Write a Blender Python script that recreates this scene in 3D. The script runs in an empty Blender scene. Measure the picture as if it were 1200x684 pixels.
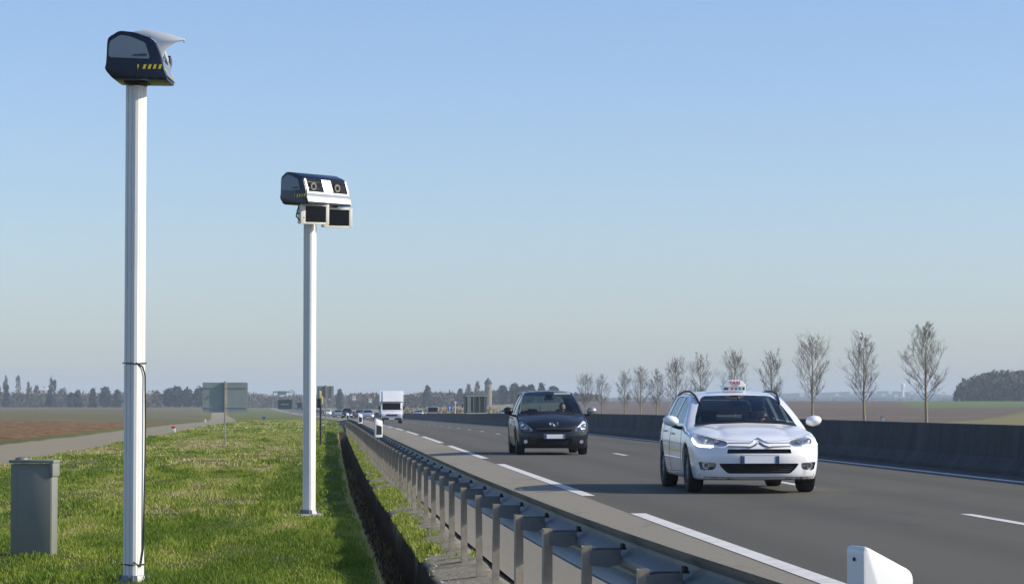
import bpy, bmesh, math, random
import numpy as np
from mathutils import Vector, Matrix
from mathutils.bvhtree import BVHTree
random.seed(7); rng = np.random.default_rng(7)
S = bpy.context.scene
C = S.collection
R = math.radians

# ------------------------------------------------------------ camera
F = 3150.0 / 1200.0 * 36.0
cd = bpy.data.cameras.new('camera'); cam = bpy.data.objects.new('camera', cd); C.objects.link(cam)
cd.lens = F; cd.sensor_width = 36; cd.clip_start = 0.1; cd.clip_end = 30000
EYE = 1.23
cam.location = (0, 0, EYE)
yaw = math.atan((600 - 396) / 3150.0); pitch = math.atan((475 - 342) / 3150.0)
fwd = Vector((math.sin(yaw) * math.cos(pitch), math.cos(yaw) * math.cos(pitch), math.sin(pitch)))
cam.rotation_euler = fwd.to_track_quat('-Z', 'Y').to_euler()
S.camera = cam
# ------------------------------------------------------------ sky, sun, exposure
AZ, EL = 99.0, 30.0
w = bpy.data.worlds.new('World'); S.world = w; w.use_nodes = True
nt = w.node_tree; bg = nt.nodes['Background']
sky = nt.nodes.new('ShaderNodeTexSky'); sky.sky_type = 'NISHITA'; sky.sun_disc = False
sky.sun_elevation = R(EL); sky.sun_rotation = R(AZ); sky.altitude = 100
sky.air_density = 1.0; sky.dust_density = 0.8; sky.ozone_density = 2.8
tint = nt.nodes.new('ShaderNodeMix'); tint.data_type = 'RGBA'; tint.blend_type = 'MULTIPLY'; tint.inputs[0].default_value = 1.0
tint.inputs[7].default_value = (.975, 1.012, 1.19, 1)
nt.links.new(sky.outputs[0], tint.inputs[6]); nt.links.new(tint.outputs[2], bg.inputs[0]); bg.inputs[1].default_value = 0.122
sd = bpy.data.lights.new('sun', 'SUN'); sun = bpy.data.objects.new('sun', sd); C.objects.link(sun)
sd.energy = 5.0; sd.angle = R(0.5); sd.color = (1.0, 0.92, 0.77)
sv = Vector((math.cos(R(EL)) * math.sin(R(AZ)), math.cos(R(EL)) * math.cos(R(AZ)), math.sin(R(EL))))
sun.rotation_euler = sv.to_track_quat('Z', 'Y').to_euler()
S.view_settings.view_transform = 'Standard'; S.view_settings.look = 'None'
S.view_settings.gamma = 1.0; S.view_settings.exposure = 0.20
S.render.engine = 'CYCLES'
S.cycles.max_bounces = 8; S.cycles.transparent_max_bounces = 16; S.cycles.volume_bounces = 0

# ------------------------------------------------------------ helpers
def link(o, parent=None):
    C.objects.link(o)
    if parent: o.parent = parent
    return o
def tag(o, label=None, cat=None, group=None, kind=None):
    if label: o['label'] = label
    if cat: o['category'] = cat
    if group: o['group'] = group
    if kind: o['kind'] = kind
    return o
def empty(name, loc, label=None, cat=None, group=None, rz=0.0):
    o = bpy.data.objects.new(name, None); o.empty_display_size = .1
    link(o); o.location = loc; o.rotation_euler = (0, 0, rz)
    return tag(o, label, cat, group)
def obj(name, bm, m, parent=None, smooth=None):
    me = bpy.data.meshes.new(name)
    if smooth is not None:
        for f in bm.faces: f.smooth = True
    bm.to_mesh(me); bm.free()
    if smooth is not None and smooth > 0: me.set_sharp_from_angle(angle=R(smooth))
    for mm in (m if isinstance(m, (list, tuple)) else [m]): me.materials.append(mm)
    return link(bpy.data.objects.new(name, me), parent)
def mesh_np(name, verts, faces, m, parent=None, smooth=False):
    me = bpy.data.meshes.new(name)
    me.from_pydata(verts.tolist() if hasattr(verts, 'tolist') else verts, [], faces.tolist() if hasattr(faces, 'tolist') else faces)
    if smooth: me.polygons.foreach_set('use_smooth', [True] * len(me.polygons))
    for mm in (m if isinstance(m, (list, tuple)) else [m]): me.materials.append(mm)
    return link(bpy.data.objects.new(name, me), parent)
def copy_tree(o, parent=None):
    c = o.copy(); C.objects.link(c); c.parent = parent
    for ch in list(o.children): copy_tree(ch, c)
    return c
def box(bm, c, s, bev=0.0, rot=None, segs=2):
    g = bmesh.ops.create_cube(bm, size=1.0)
    vs = g['verts']
    bmesh.ops.scale(bm, vec=s, verts=vs)
    if bev > 0:
        es = list({e for v in vs for e in v.link_edges})
        r = bmesh.ops.bevel(bm, geom=es, offset=bev, segments=segs, affect='EDGES', profile=.6)
        vs = list({v for f in r['faces'] for v in f.verts} | set(v for v in vs if v.is_valid))
        vs = [v for v in vs if v.is_valid]
    if rot is not None: bmesh.ops.rotate(bm, cent=(0, 0, 0), matrix=rot, verts=vs)
    bmesh.ops.translate(bm, vec=c, verts=vs)
    return vs
def NB(): return bmesh.new()
def cyl(bm, p0, p1, r0, r1=None, n=16, caps=True):
    p0 = Vector(p0); p1 = Vector(p1); r1 = r0 if r1 is None else r1
    d = p1 - p0
    if d.length < 1e-6: return
    q = d.to_track_quat('Z', 'Y')
    a = []; b = []
    for i in range(n):
        t = 2 * math.pi * i / n
        v = q @ Vector((math.cos(t), math.sin(t), 0))
        a.append(bm.verts.new(p0 + v * r0)); b.append(bm.verts.new(p1 + v * r1))
    for i in range(n):
        j = (i + 1) % n
        bm.faces.new((a[i], a[j], b[j], b[i]))
    if caps:
        bm.faces.new(a[::-1]); bm.faces.new(b)
def tube(bm, pts, r, n=8, caps=True):
    pts = [Vector(p) for p in pts]
    rs = r if isinstance(r, (list, tuple)) else [r] * len(pts)
    rings = []; up = None
    for i, p in enumerate(pts):
        d = (pts[min(i + 1, len(pts) - 1)] - pts[max(i - 1, 0)]).normalized()
        if up is None:
            up = Vector((0, 0, 1)) if abs(d.z) < .9 else Vector((1, 0, 0))
        s = d.cross(up).normalized(); up = s.cross(d).normalized()
        rings.append([bm.verts.new(p + (s * math.cos(2 * math.pi * k / n) + up * math.sin(2 * math.pi * k / n)) * rs[i]) for k in range(n)])
    for a, b in zip(rings, rings[1:]):
        for k in range(n):
            j = (k + 1) % n
            bm.faces.new((a[k], a[j], b[j], b[k]))
    if caps:
        bm.faces.new(rings[0][::-1]); bm.faces.new(rings[-1])
def prism(bm, pts, axis, lo, hi, bev=0):
    """2-D outline (a,b) swept along axis from lo to hi. axis x: (y,z); axis y: (x,z); axis z: (x,y)"""
    def mk(a, b, t):
        return {'x': (t, a, b), 'y': (a, t, b), 'z': (a, b, t)}[axis]
    A = [bm.verts.new(mk(a, b, lo)) for a, b in pts]; B = [bm.verts.new(mk(a, b, hi)) for a, b in pts]
    n = len(pts); fs = []
    fs.append(bm.faces.new(A)); fs.append(bm.faces.new(B[::-1]))
    for i in range(n):
        j = (i + 1) % n
        fs.append(bm.faces.new((A[j], A[i], B[i], B[j])))
    bmesh.ops.recalc_face_normals(bm, faces=fs)
    if bev > 0:
        es = list({e for f in fs for e in f.edges})
        bmesh.ops.bevel(bm, geom=es, offset=bev, segments=2, affect='EDGES', profile=.6)
    return A + B
def arc(cx, cy, rx, ry, a0, a1, n):
    return [(cx + rx * math.cos(R(a0 + (a1 - a0) * i / n)), cy + ry * math.sin(R(a0 + (a1 - a0) * i / n))) for i in range(n + 1)]
def rrect(x0, y0, x1, y1, r, n=4):
    return (arc(x1 - r, y1 - r, r, r, 0, 90, n) + arc(x0 + r, y1 - r, r, r, 90, 180, n) +
            arc(x0 + r, y0 + r, r, r, 180, 270, n) + arc(x1 - r, y0 + r, r, r, 270, 360, n))
def rounded(pts, r=.02, n=3):
    out = []; m = len(pts)
    for i in range(m):
        p = Vector(pts[i]); a = Vector(pts[i - 1]); b = Vector(pts[(i + 1) % m])
        da = (a - p); db = (b - p); ra = min(r, da.length * .45); rb = min(r, db.length * .45)
        s = p + da.normalized() * ra; e = p + db.normalized() * rb
        for k in range(n + 1):
            t = k / n
            q = s * (1 - t) ** 2 + p * 2 * t * (1 - t) + e * t * t
            out.append((q.x, q.y))
    return out
def smi(x, xs, ys, w=.05):
    return sum(np.interp(x + o * w, xs, ys) for o in (-1, -.66, -.33, 0, .33, .66, 1)) / 7.0
def sstep(a, b, x):
    t = np.clip((x - a) / (b - a), 0, 1); return t * t * (3 - 2 * t)
def hash2(ix, iy, s):
    h = (ix.astype(np.int64) * 374761393 + iy.astype(np.int64) * 668265263 + s * 1442695041) & 0xffffffff
    h = ((h ^ (h >> 13)) * 1274126177) & 0xffffffff
    return ((h ^ (h >> 16)) & 0xffff) / 65535.0
def vnoise(x, y, s=0):
    x = np.asarray(x, float); y = np.asarray(y, float)
    ix = np.floor(x); iy = np.floor(y); fx = x - ix; fy = y - iy
    fx = fx * fx * (3 - 2 * fx); fy = fy * fy * (3 - 2 * fy)
    a = hash2(ix, iy, s); b = hash2(ix + 1, iy, s); c = hash2(ix, iy + 1, s); d = hash2(ix + 1, iy + 1, s)
    return (a * (1 - fx) + b * fx) * (1 - fy) + (c * (1 - fx) + d * fx) * fy

# ------------------------------------------------------------ materials
class MT:
    def __init__(s, name):
        s.m = bpy.data.materials.new(name); s.m.use_nodes = True
        s.t = s.m.node_tree; s.n = s.t.nodes; s.p = s.n['Principled BSDF']; s.out = s.n['Material Output']
    def new(s, t, **kw):
        n = s.n.new(t)
        for k, v in kw.items(): setattr(n, k, v)
        return n
    def l(s, a, b): s.t.links.new(a, b)
    def coord(s, kind='Object'):
        return s.new('ShaderNodeTexCoord').outputs[kind]
    def pos(s): return s.new('ShaderNodeNewGeometry').outputs['Position']
    def noise(s, vec, scale, detail=4, rough=.55, stretch=None):
        if stretch is not None:
            mp = s.new('ShaderNodeMapping'); mp.inputs['Scale'].default_value = stretch
            s.l(vec, mp.inputs['Vector']); vec = mp.outputs[0]
        n = s.new('ShaderNodeTexNoise'); n.inputs['Scale'].default_value = scale
        n.inputs['Detail'].default_value = detail; n.inputs['Roughness'].default_value = rough
        s.l(vec, n.inputs['Vector']); return n.outputs['Fac']
    def ramp(s, fac, stops):
        r = s.new('ShaderNodeValToRGB'); e = r.color_ramp.elements
        while len(e) < len(stops): e.new(0.5)
        for i, (p, c) in enumerate(stops):
            e[i].position = p; e[i].color = (*c, 1) if len(c) == 3 else c
        s.l(fac, r.inputs[0]); return r.outputs[0]
    def val(s, fac, a, b, lo=0.0, hi=1.0):
        r = s.new('ShaderNodeMapRange'); s.l(fac, r.inputs[0])
        for i, v in enumerate((a, b, lo, hi)): r.inputs[i + 1].default_value = v
        return r.outputs[0]
    def math(s, op, a, b=None):
        n = s.new('ShaderNodeMath', operation=op)
        for i, v in enumerate((a, b)):
            if v is None: continue
            if isinstance(v, (int, float)): n.inputs[i].default_value = v
            else: s.l(v, n.inputs[i])
        return n.outputs[0]
    def mix(s, fac, a, b, blend='MIX'):
        n = s.new('ShaderNodeMix', data_type='RGBA', blend_type=blend)
        for sock, v in ((n.inputs[0], fac), (n.inputs[6], a), (n.inputs[7], b)):
            if isinstance(v, (int, float)): sock.default_value = v
            elif isinstance(v, tuple): sock.default_value = (*v, 1) if len(v) == 3 else v
            else: s.l(v, sock)
        return n.outputs[2]
    def bump(s, h, strength=.3, dist=.01):
        b = s.new('ShaderNodeBump'); b.inputs['Strength'].default_value = strength; b.inputs['Distance'].default_value = dist
        s.l(h, b.inputs['Height']); s.l(b.outputs[0], s.p.inputs['Normal'])
    def base(s, c): 
        if isinstance(c, tuple): s.p.inputs['Base Color'].default_value = (*c, 1)
        else: s.l(c, s.p.inputs['Base Color'])
_MC = {}
def mat(name, col, rough=.5, metal=0.0, var=.12, scale=8.0, bump=0.0, coat=0.0, spec=.5, emit=None, dirt=None):
    if name in _MC: return _MC[name]
    t = MT(name); v = t.coord()
    n = t.noise(v, scale, 5)
    lo = tuple(max(0, c * (1 - var)) for c in col); hi = tuple(min(1, c * (1 + var)) for c in col)
    c = t.ramp(n, [(.3, lo), (.7, hi)])
    if dirt:
        n2 = t.noise(v, scale * .35, 6, .65, (1, 1, .25)); f = t.val(n2, .5, .75, 0, dirt[1])
        c = t.mix(f, c, dirt[0])
    t.base(c)
    t.l(t.val(n, .2, .8, max(0, rough - .06), min(1, rough + .06)), t.p.inputs['Roughness'])
    t.p.inputs['Metallic'].default_value = metal
    t.p.inputs['Specular IOR Level'].default_value = spec
    if coat: t.p.inputs['Coat Weight'].default_value = coat; t.p.inputs['Coat Roughness'].default_value = .04
    if bump: t.bump(t.noise(v, scale * 6, 4), bump, .01)
    if emit:
        t.p.inputs['Emission Color'].default_value = (*emit[0], 1); t.p.inputs['Emission Strength'].default_value = emit[1]
    _MC[name] = t.m; return t.m
def glass_mat(name, tint, refl=(.9, .95, 1), rough=.02):
    t = MT(name); t.n.remove(t.p)
    tr = t.new('ShaderNodeBsdfTransparent'); tr.inputs[0].default_value = (*tint, 1)
    gl = t.new('ShaderNodeBsdfGlossy'); gl.inputs['Roughness'].default_value = rough; gl.inputs[0].default_value = (*refl, 1)
    nn = t.noise(t.coord(), 3, 3)
    fr = t.new('ShaderNodeFresnel'); fr.inputs[0].default_value = 1.5
    f = t.math('MULTIPLY', fr.outputs[0], t.val(nn, .2, .8, .85, 1.0))
    mx = t.new('ShaderNodeMixShader'); t.l(f, mx.inputs[0]); t.l(tr.outputs[0], mx.inputs[1]); t.l(gl.outputs[0], mx.inputs[2])
    t.l(mx.outputs[0], t.out.inputs[0]); return t.m

M = {}
M['galv'] = mat('galvanised_steel', (.17, .19, .20), .5, .5, .22, 6, .05, dirt=((.16, .15, .13), .5))
M['galv_post'] = mat('galvanised_post', (.42, .36, .27), .7, .05, .25, 9, .05, dirt=((.20, .15, .10), .7))
M['pole'] = mat('white_pole_paint', (.70, .70, .67), .42, 0, .04, 2.5, dirt=((.45, .42, .36), .25))
M['head'] = mat('gloss_navy_shell', (.005, .009, .026), .28, 0, .1, 5, coat=.22, spec=.3)
M['panel'] = mat('blue_grey_panel', (.15, .195, .25), .35, 0, .06, 4, coat=.1)
M['chrome'] = mat('bright_metal', (.72, .73, .75), .16, 1, .04, 6)
M['silver'] = mat('silver_trim', (.40, .41, .43), .35, .7, .05, 6)
M['white_pl'] = mat('white_plastic', (.78, .79, .78), .35, 0, .03, 5, coat=.2)
M['cream'] = mat('cream_casing', (.66, .64, .56), .45, 0, .05, 8)
M['black_gl'] = mat('black_glass', (.003, .003, .005), .18, 0, .1, 4, spec=.2)
M['black'] = mat('black_plastic', (.012, .012, .013), .5, 0, .2, 12)
M['rubber'] = mat('tyre_rubber', (.018, .018, .019), .75, 0, .2, 14, .05)
M['yellow'] = mat('hazard_yellow', (.75, .60, .03), .4, 0, .04, 8)
M['cabinet'] = mat('grey_cabinet_paint', (.19, .20, .17), .5, 0, .06, 3, .02, dirt=((.14, .14, .12), .35))
M['concrete'] = mat('pale_concrete', (.36, .35, .32), .85, 0, .15, 12, .2)
M['lens'] = mat('camera_lens', (.16, .155, .14), .2, .2, .1, 10, coat=.5)
M['seat'] = mat('dark_seat_cloth', (.02, .02, .022), .85, 0, .2, 20)
M['dash'] = mat('dark_dashboard', (.016, .016, .017), .6, 0, .2, 14)
M['carglass'] = glass_mat('windscreen_glass', (.62, .72, .68))
M['lampglass'] = glass_mat('lamp_cover_glass', (.93, .95, .97))
M['sideglass'] = glass_mat('side_window_glass', (.55, .64, .63))
M['plate'] = mat('plate_white', (.93, .93, .92), .4, 0, .01, 5)
M['plate_blue'] = mat('plate_blue', (.03, .075, .20), .4, 0, .05, 5)
M['skin'] = mat('skin', (.52, .32, .23), .55, 0, .06, 12)
M['hair'] = mat('dark_hair', (.03, .02, .014), .6, 0, .3, 40)
M['cloth_dark'] = mat('dark_jumper', (.035, .038, .05), .9, 0, .2, 30)
M['cloth_blue'] = mat('blue_jacket', (.03, .05, .09), .9, 0, .2, 30)
M['taxi_white'] = mat('white_car_paint', (.80, .81, .82), .3, 0, .02, 1.5, coat=1.0)
M['car_dark'] = mat('dark_grey_car_paint', (.007, .009, .014), .35, 0, .06, 2, coat=.5, spec=.25)
M['red'] = mat('red_plastic', (.55, .02, .02), .35, 0, .06, 8)
M['green_pl'] = mat('green_plastic', (.02, .25, .12), .35, 0, .06, 8)
M['blue_pl'] = mat('blue_plastic', (.03, .12, .38), .35, 0, .06, 8)
M['drl'] = mat('daytime_lamp', (.9, .9, .9), .3, 0, .01, 5, emit=((1, .98, .93), 2.2))
M['reflector'] = mat('lamp_reflector', (.84, .86, .89), .3, .15, .12, 18)
M['lamp_lens'] = mat('lamp_lens', (.62, .63, .65), .12, .3, .1, 10, coat=.8)
M['paint'] = mat('road_paint', (.60, .59, .56), .7, 0, .12, 9, .1, dirt=((.22, .22, .21), .55))
M['sign_back'] = mat('sign_back_grey', (.34, .39, .36), .5, .1, .08, 3, dirt=((.11, .14, .12), .4))
M['sign_dark'] = mat('dark_green_sign', (.008, .035, .03), .4, 0, .1, 2)
M['sign_white'] = mat('sign_white', (.7, .7, .68), .4, 0, .04, 3)
M['sign_blue'] = mat('sign_blue', (.02, .10, .42), .4, 0, .05, 3)

# ------------------------------------------------------------ site geometry functions
def shift(Y):
    t = np.maximum(np.asarray(Y, float) - 330, 0); return -.035 * (np.sqrt(t * t + 60 ** 2) - 60)
def zr(Y): return smi(np.asarray(Y, float), [-50, 130, 250, 400, 700, 1100, 2000, 9000], [0, 0, -.4, -.8, -1.2, -.9, 1.0, 1.0], 40)
RAILX = ([-10, 0, 7, 10, 15, 25, 35, 57, 100, 150, 400], [2.1, 1.95, 1.76, 1.61, 1.43, 1.28, 1.2, 1.05, .85, .6, .55])
def railx(Y): return smi(np.asarray(Y, float), *RAILX, 2.5)
def lip(Y): return smi(np.asarray(Y, float), [-10, 0, 15, 22, 44, 72, 120, 400], [.75, .6, .42, .35, .17, .09, .03, .03], 2)
def pathc(Y): return smi(np.asarray(Y, float), [0, 60, 110, 140, 250, 375, 600, 1000, 3000], [-9.8, -10.1, -10.3, -10.8, -13.8, -15.5, -18.5, -23, -39], 15)
def gz(u, Y):
    u = np.asarray(u, float); Y = np.asarray(Y, float)
    z = -.21 + zr(Y) * sstep(-45, -12, u) * (1 - sstep(60, 200, u))
    z = z + 3.6 * sstep(30, 160, u) * sstep(250, 1300, Y) + .6 * (1 - sstep(-30, 10, u)) * sstep(300, 1400, Y)
    return z
def gbump(u, Y):
    m = (np.asarray(u) < lip(Y) - .1) | (np.asarray(u) > 22.5)
    return .04 * (vnoise(np.asarray(u) * .8, np.asarray(Y) * .5, 1) - .5) * 2 * m * (np.asarray(Y) < 400)
def P(px, Y, z=None):
    """x for a thing seen at photo column px standing Y metres ahead"""
    return (px - 396) / 3150.0 * Y
# ------------------------------------------------------------ ground
def ground_material():
    t = MT('ground'); v = t.pos()
    def at(n):
        a = t.new('ShaderNodeAttribute'); a.attribute_name = n; return a.outputs['Fac']
    u = at('u'); p = at('p'); dl = at('dl'); yy = t.new('ShaderNodeSeparateXYZ'); t.l(v, yy.inputs[0]); Y = yy.outputs['Y']
    n1 = t.noise(v, .35, 6, .6); n2 = t.noise(v, 3.0, 6, .65); n3 = t.noise(v, 25, 5, .7); nb = t.noise(v, .02, 3)
    # grass: green and straw
    g = t.ramp(t.math('ADD', t.math('MULTIPLY', n1, .65), t.math('MULTIPLY', n2, .35)),
               [(.36, (.07, .10, .02)), (.5, (.14, .165, .038)), (.6, (.22, .20, .075)), (.72, (.28, .23, .11))])
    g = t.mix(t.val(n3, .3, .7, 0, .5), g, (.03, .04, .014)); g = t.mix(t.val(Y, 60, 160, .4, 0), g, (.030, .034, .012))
    # path
    ew = t.math('ADD', t.math('ABSOLUTE', p), t.val(n2, 0, 1, -.5, .5))
    pm = t.val(ew, 1.75, 2.15, 1, 0)
    pc = t.ramp(n3, [(.3, (.21, .185, .135)), (.7, (.30, .27, .20))])
    c = t.mix(pm, g, pc)
    # ploughed red soil
    pw = t.math('ADD', p, t.val(n1, 0, 1, -1.0, 1.0))
    sm = t.math('MULTIPLY', t.val(pw, -3.7, -2.9, 1, 0), t.math('MULTIPLY', t.val(Y, 96, 100, 0, 1), t.val(t.math('ADD', Y, t.val(n1, 0, 1, -6, 6)), 286, 292, 1, 0)))
    sn = t.noise(v, 1.4, 8, .75)
    sc = t.ramp(sn, [(.38, (.06, .032, .013)), (.5, (.17, .10, .045)), (.58, (.24, .155, .075)), (.68, (.38, .27, .15))])
    c = t.mix(sm, c, sc)
    # far left field
    fn = t.noise(v, .05, 6, .6, (1, .25, 1))
    fc = t.ramp(fn, [(.35, (.115, .112, .055)), (.65, (.155, .135, .075))])
    fm = t.math('MULTIPLY', t.val(t.math('ADD', p, t.val(n1, 0, 1, -1, 1)), -3.4, -2.4, 1, 0), t.val(Y, 289, 294, 0, 1))
    c = t.mix(fm, c, fc)
    # right: brown ploughed field with furrows
    yb = t.math('SUBTRACT', Y, t.math('MULTIPLY', u, 3.0))
    ybn = t.math('ADD', yb, t.val(n1, 0, 1, -6, 6))
    rm = t.math('MULTIPLY', t.val(ybn, 98, 108, 0, 1), t.val(u, 38, 41, 0, 1))
    rn = t.noise(v, .6, 6, .7, (1, .12, 1)); rb = t.noise(v, .012, 4)
    rc = t.ramp(rn, [(.3, (.09, .065, .048)), (.55, (.14, .105, .08)), (.75, (.19, .15, .115))])
    rc = t.mix(t.val(rb, .4, .62, 0, .55), rc, (.165, .135, .105))
    vg = t.ramp(t.math('ADD', t.math('MULTIPLY', n1, .5), t.math('MULTIPLY', n2, .5)), [(.35, (.12, .13, .045)), (.6, (.24, .21, .10))])
    rv = t.val(u, 21, 22, 0, 1)
    c = t.mix(rv, c, vg); c = t.mix(rm, c, rc)
    # right: green field further off
    gm = t.math('MULTIPLY', t.val(Y, 640, 660, 0, 1), t.val(t.math('SUBTRACT', u, t.math('MULTIPLY', Y, .232)), -4, 2, 0, 1))
    c = t.mix(gm, c, (.12, .16, .055))
    # middle far field (straw, reeds)
    mm = t.math('MULTIPLY', t.math('MULTIPLY', t.val(Y, 420, 430, 0, 1), t.val(u, 22, 24, 0, 1)), t.val(t.math('SUBTRACT', u, t.math('MULTIPLY', Y, .09)), -3, 3, 1, 0))
    c = t.mix(mm, c, t.ramp(rn, [(.3, (.19, .16, .085)), (.7, (.30, .24, .14))]))
    # gravel strip between ditch and guardrail, soil ditch walls with their shade painted into the colour
    gs = t.val(t.math('ADD', dl, t.val(n2, .3, .7, -.03, .03)), .43, .47, 0, 1); ge = t.val(u, 2.0, 2.2, 1, 0); gy = t.val(Y, 150, 170, 1, 0)
    gc = t.ramp(n3, [(.3, (.12, .10, .075)), (.5, (.24, .215, .17)), (.7, (.36, .33, .28))])
    gc = t.mix(t.val(n2, .5, .62, 0, .8), gc, (.09, .10, .035))
    c = t.mix(t.math('MULTIPLY', t.math('MULTIPLY', gs, ge), gy), c, gc)
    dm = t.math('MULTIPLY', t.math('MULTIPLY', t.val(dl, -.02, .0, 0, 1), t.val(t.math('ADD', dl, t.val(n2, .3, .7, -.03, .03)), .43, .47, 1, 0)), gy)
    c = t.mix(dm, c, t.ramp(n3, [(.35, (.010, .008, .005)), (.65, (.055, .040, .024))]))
    lm = t.math('MULTIPLY', t.math('MULTIPLY', t.val(dl, -.06, -.02, 0, 1), t.val(dl, .02, .05, 1, 0)), gy)
    c = t.mix(lm, c, (.30, .25, .13))
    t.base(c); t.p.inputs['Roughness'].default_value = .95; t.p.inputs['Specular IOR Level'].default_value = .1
    t.bump(t.math('ADD', n3, t.math('MULTIPLY', sn, 1.2)), .5, .05)
    return t.m

def asphalt(name, c0, c1, patch, edge=None):
    t = MT(name); v = t.pos()
    n = t.noise(v, 60, 4, .8); m_ = t.noise(v, 1.2, 5, .6, (1, .1, 1)); l_ = t.noise(v, .25, 4, .6, (1, .3, 1))
    c = t.ramp(n, [(.3, c0), (.7, c1)])
    c = t.mix(t.val(m_, .35, .7, 0, .5), c, patch); sp = t.noise(v, 22, 5, .85); c = t.mix(t.val(sp, .56, .72, 0, .55), c, tuple(x * 1.6 for x in c1)); c = t.mix(t.val(sp, .44, .30, 0, .6), c, tuple(x * .5 for x in c0)); st = t.noise(v, .9, 4, .6, (1, .5, 1)); c = t.mix(t.val(st, .60, .70, 0, .35), c, tuple(x * .5 for x in c0))
    c = t.mix(t.val(l_, .5, .7, 0, .35), c, tuple(x * .7 for x in c0))
    sx = t.new('ShaderNodeSeparateXYZ'); t.l(v, sx.inputs[0])
    w_ = t.math('SINE', t.math('MULTIPLY', t.math('SUBTRACT', sx.outputs['X'], 3.3), 2 * math.pi / 1.9))
    c = t.mix(t.val(w_, -.2, 1, 0, .28), c, tuple(x * .62 for x in c0))
    t.base(c); t.p.inputs['Roughness'].default_value = .82; t.p.inputs['Specular IOR Level'].default_value = .3
    t.bump(n, .5, .01); return t.m

def build_ground():
    Ys = [-25]
    while Ys[-1] < 9000:
        y = Ys[-1]
        Ys.append(y + (.45 if 14 < y < 60 else 1.0 if y < 120 else 3 if y < 300 else y * .02 if y < 3000 else 400))
    Ys = np.array(Ys); n = len(Ys)
    cols = []; kinds = []
    left = [-6000, -3500, -2000, -1200, -800, -500, -350, -250, -180, -130, -100, -75, -60, -50, -42, -36, -30, -25, -21, -18, -16, -14.5]
    for x in left: cols.append(np.full(n, float(x)))
    dens = np.arange(-13.5, -.6, .4)
    for x in dens: cols.append(np.full(n, float(x)))
    L = lip(Ys)
    mlast = len(cols)
    for d in (-.45, -.25, -.12, -.04, 0, .03, .06, .36, .40, .43, .52): cols.append(L + d + (.09 * (vnoise(Ys * .7, Ys * 0 + 7, 8) - .5) + .05 * (vnoise(Ys * 2.1, Ys * 0 + 7 + d, 9) - .5) if d > .35 else 0))
    e = railx(Ys)
    cols.append(e - .10); cols.append(e + .04); cols.append(e + .07)
    rest = [2.3, 3.3, 7, 11, 16, 21, 22.3, 22.6, 24, 27, 31, 36, 42, 50, 60, 72, 86, 104, 125, 150, 185, 230, 290, 370, 500, 700, 1000, 1500, 2300, 3800, 6500]
    for x in rest: cols.append(np.full(n, float(x)))
    U = np.stack(cols, 1); YY = np.repeat(Ys[:, None], U.shape[1], 1)
    Z = gz(U, YY)
    Z += gbump(U, YY)
    soil = (U < pathc(YY) - 4) & (YY > 98) & (YY < 290)
    Z += soil * .10 * vnoise(U * 1.3, YY * 1.3, 5)
    k = mlast
    gy = 1 - sstep(118, 140, Ys)
    # ditch profile
    for j, dz in ((k + 4, -.01), (k + 5, -.24), (k + 6, -.40), (k + 7, -.42), (k + 8, -.30), (k + 9, 0)):
        Z[:, j] += dz * gy * (1 + .15 * (vnoise(Ys * 2, Ys * 0 + j, 3) - .5))
    U[:, k + 3] += .03 * (vnoise(Ys * 3, Ys * 0, 4) - .5); U[:, k + 4] += .06 * (vnoise(Ys * 3, Ys * 0, 4) - .5)
    road0 = k + 13
    for j in range(U.shape[1]):
        if j >= k + 10 and j < road0: Z[:, j] = zr(Ys) - .20 + (.05 if j >= k + 11 else 0) + .015 * (vnoise(Ys * 2, Ys * 0 + j, 9) - .5)
        if j >= road0 and U[0, j] < 22.4: Z[:, j] = zr(Ys) - .35
    X = U + shift(YY)
    V = np.stack([X, YY, Z], -1).reshape(-1, 3)
    nc = U.shape[1]
    i = np.arange(n - 1)[:, None] * nc + np.arange(nc - 1)[None, :]
    Fc = np.stack([i, i + 1, i + nc + 1, i + nc], -1).reshape(-1, 4)
    o = mesh_np('ground', V, Fc, ground_material(), smooth=True); tag(o, kind='structure')
    me = o.data
    for nm, arr in (('u', U), ('p', U - pathc(YY)), ('dl', U - L[:, None])):
        a = me.attributes.new(nm, 'FLOAT', 'POINT'); a.data.foreach_set('value', arr.astype(np.float32).ravel())
    return o
build_ground()

def strip(name, ulo, uhi, zlo, zhi, m, y0=-25, y1=2600, kind='structure', dy=None, n=2, lift=0.0):
    Ys = [y0]
    while Ys[-1] < y1: Ys.append(min(y1, Ys[-1] + (4 if Ys[-1] < 300 else 15 if Ys[-1] < 1000 else 40)))
    Ys = np.array(Ys, float)
    f = lambda v: v(Ys) if callable(v) else np.full(len(Ys), float(v))
    a, b, za, zb = f(ulo), f(uhi), f(zlo), f(zhi)
    V = []
    for t in np.linspace(0, 1, n):
        V.append(np.stack([a + (b - a) * t + shift(Ys), Ys, zr(Ys) + za + (zb - za) * t + lift], -1))
    V = np.stack(V, 1).reshape(-1, 3)
    i = np.arange(len(Ys) - 1)[:, None] * n + np.arange(n - 1)[None, :]
    Fc = np.stack([i, i + 1, i + n + 1, i + n], -1).reshape(-1, 4)
    return tag(mesh_np(name, V, Fc, m), kind=kind)
m_lane = asphalt('asphalt_lane', (.076, .072, .056), (.118, .110, .087), (.096, .090, .072))
m_sho = asphalt('asphalt_shoulder', (.20, .18, .136), (.30, .268, .21), (.245, .22, .17))
LX, CX, RX = 3.42, 7.12, 10.98
strip('hard_shoulder', lambda Y: railx(Y) + .03, LX - .09, -.13, 0, m_sho)
strip('road', LX - .09, 12.0, 0, 0, m_lane)
strip('opposite_road', 12.35, 22.0, 0, -.05, m_lane)
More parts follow.
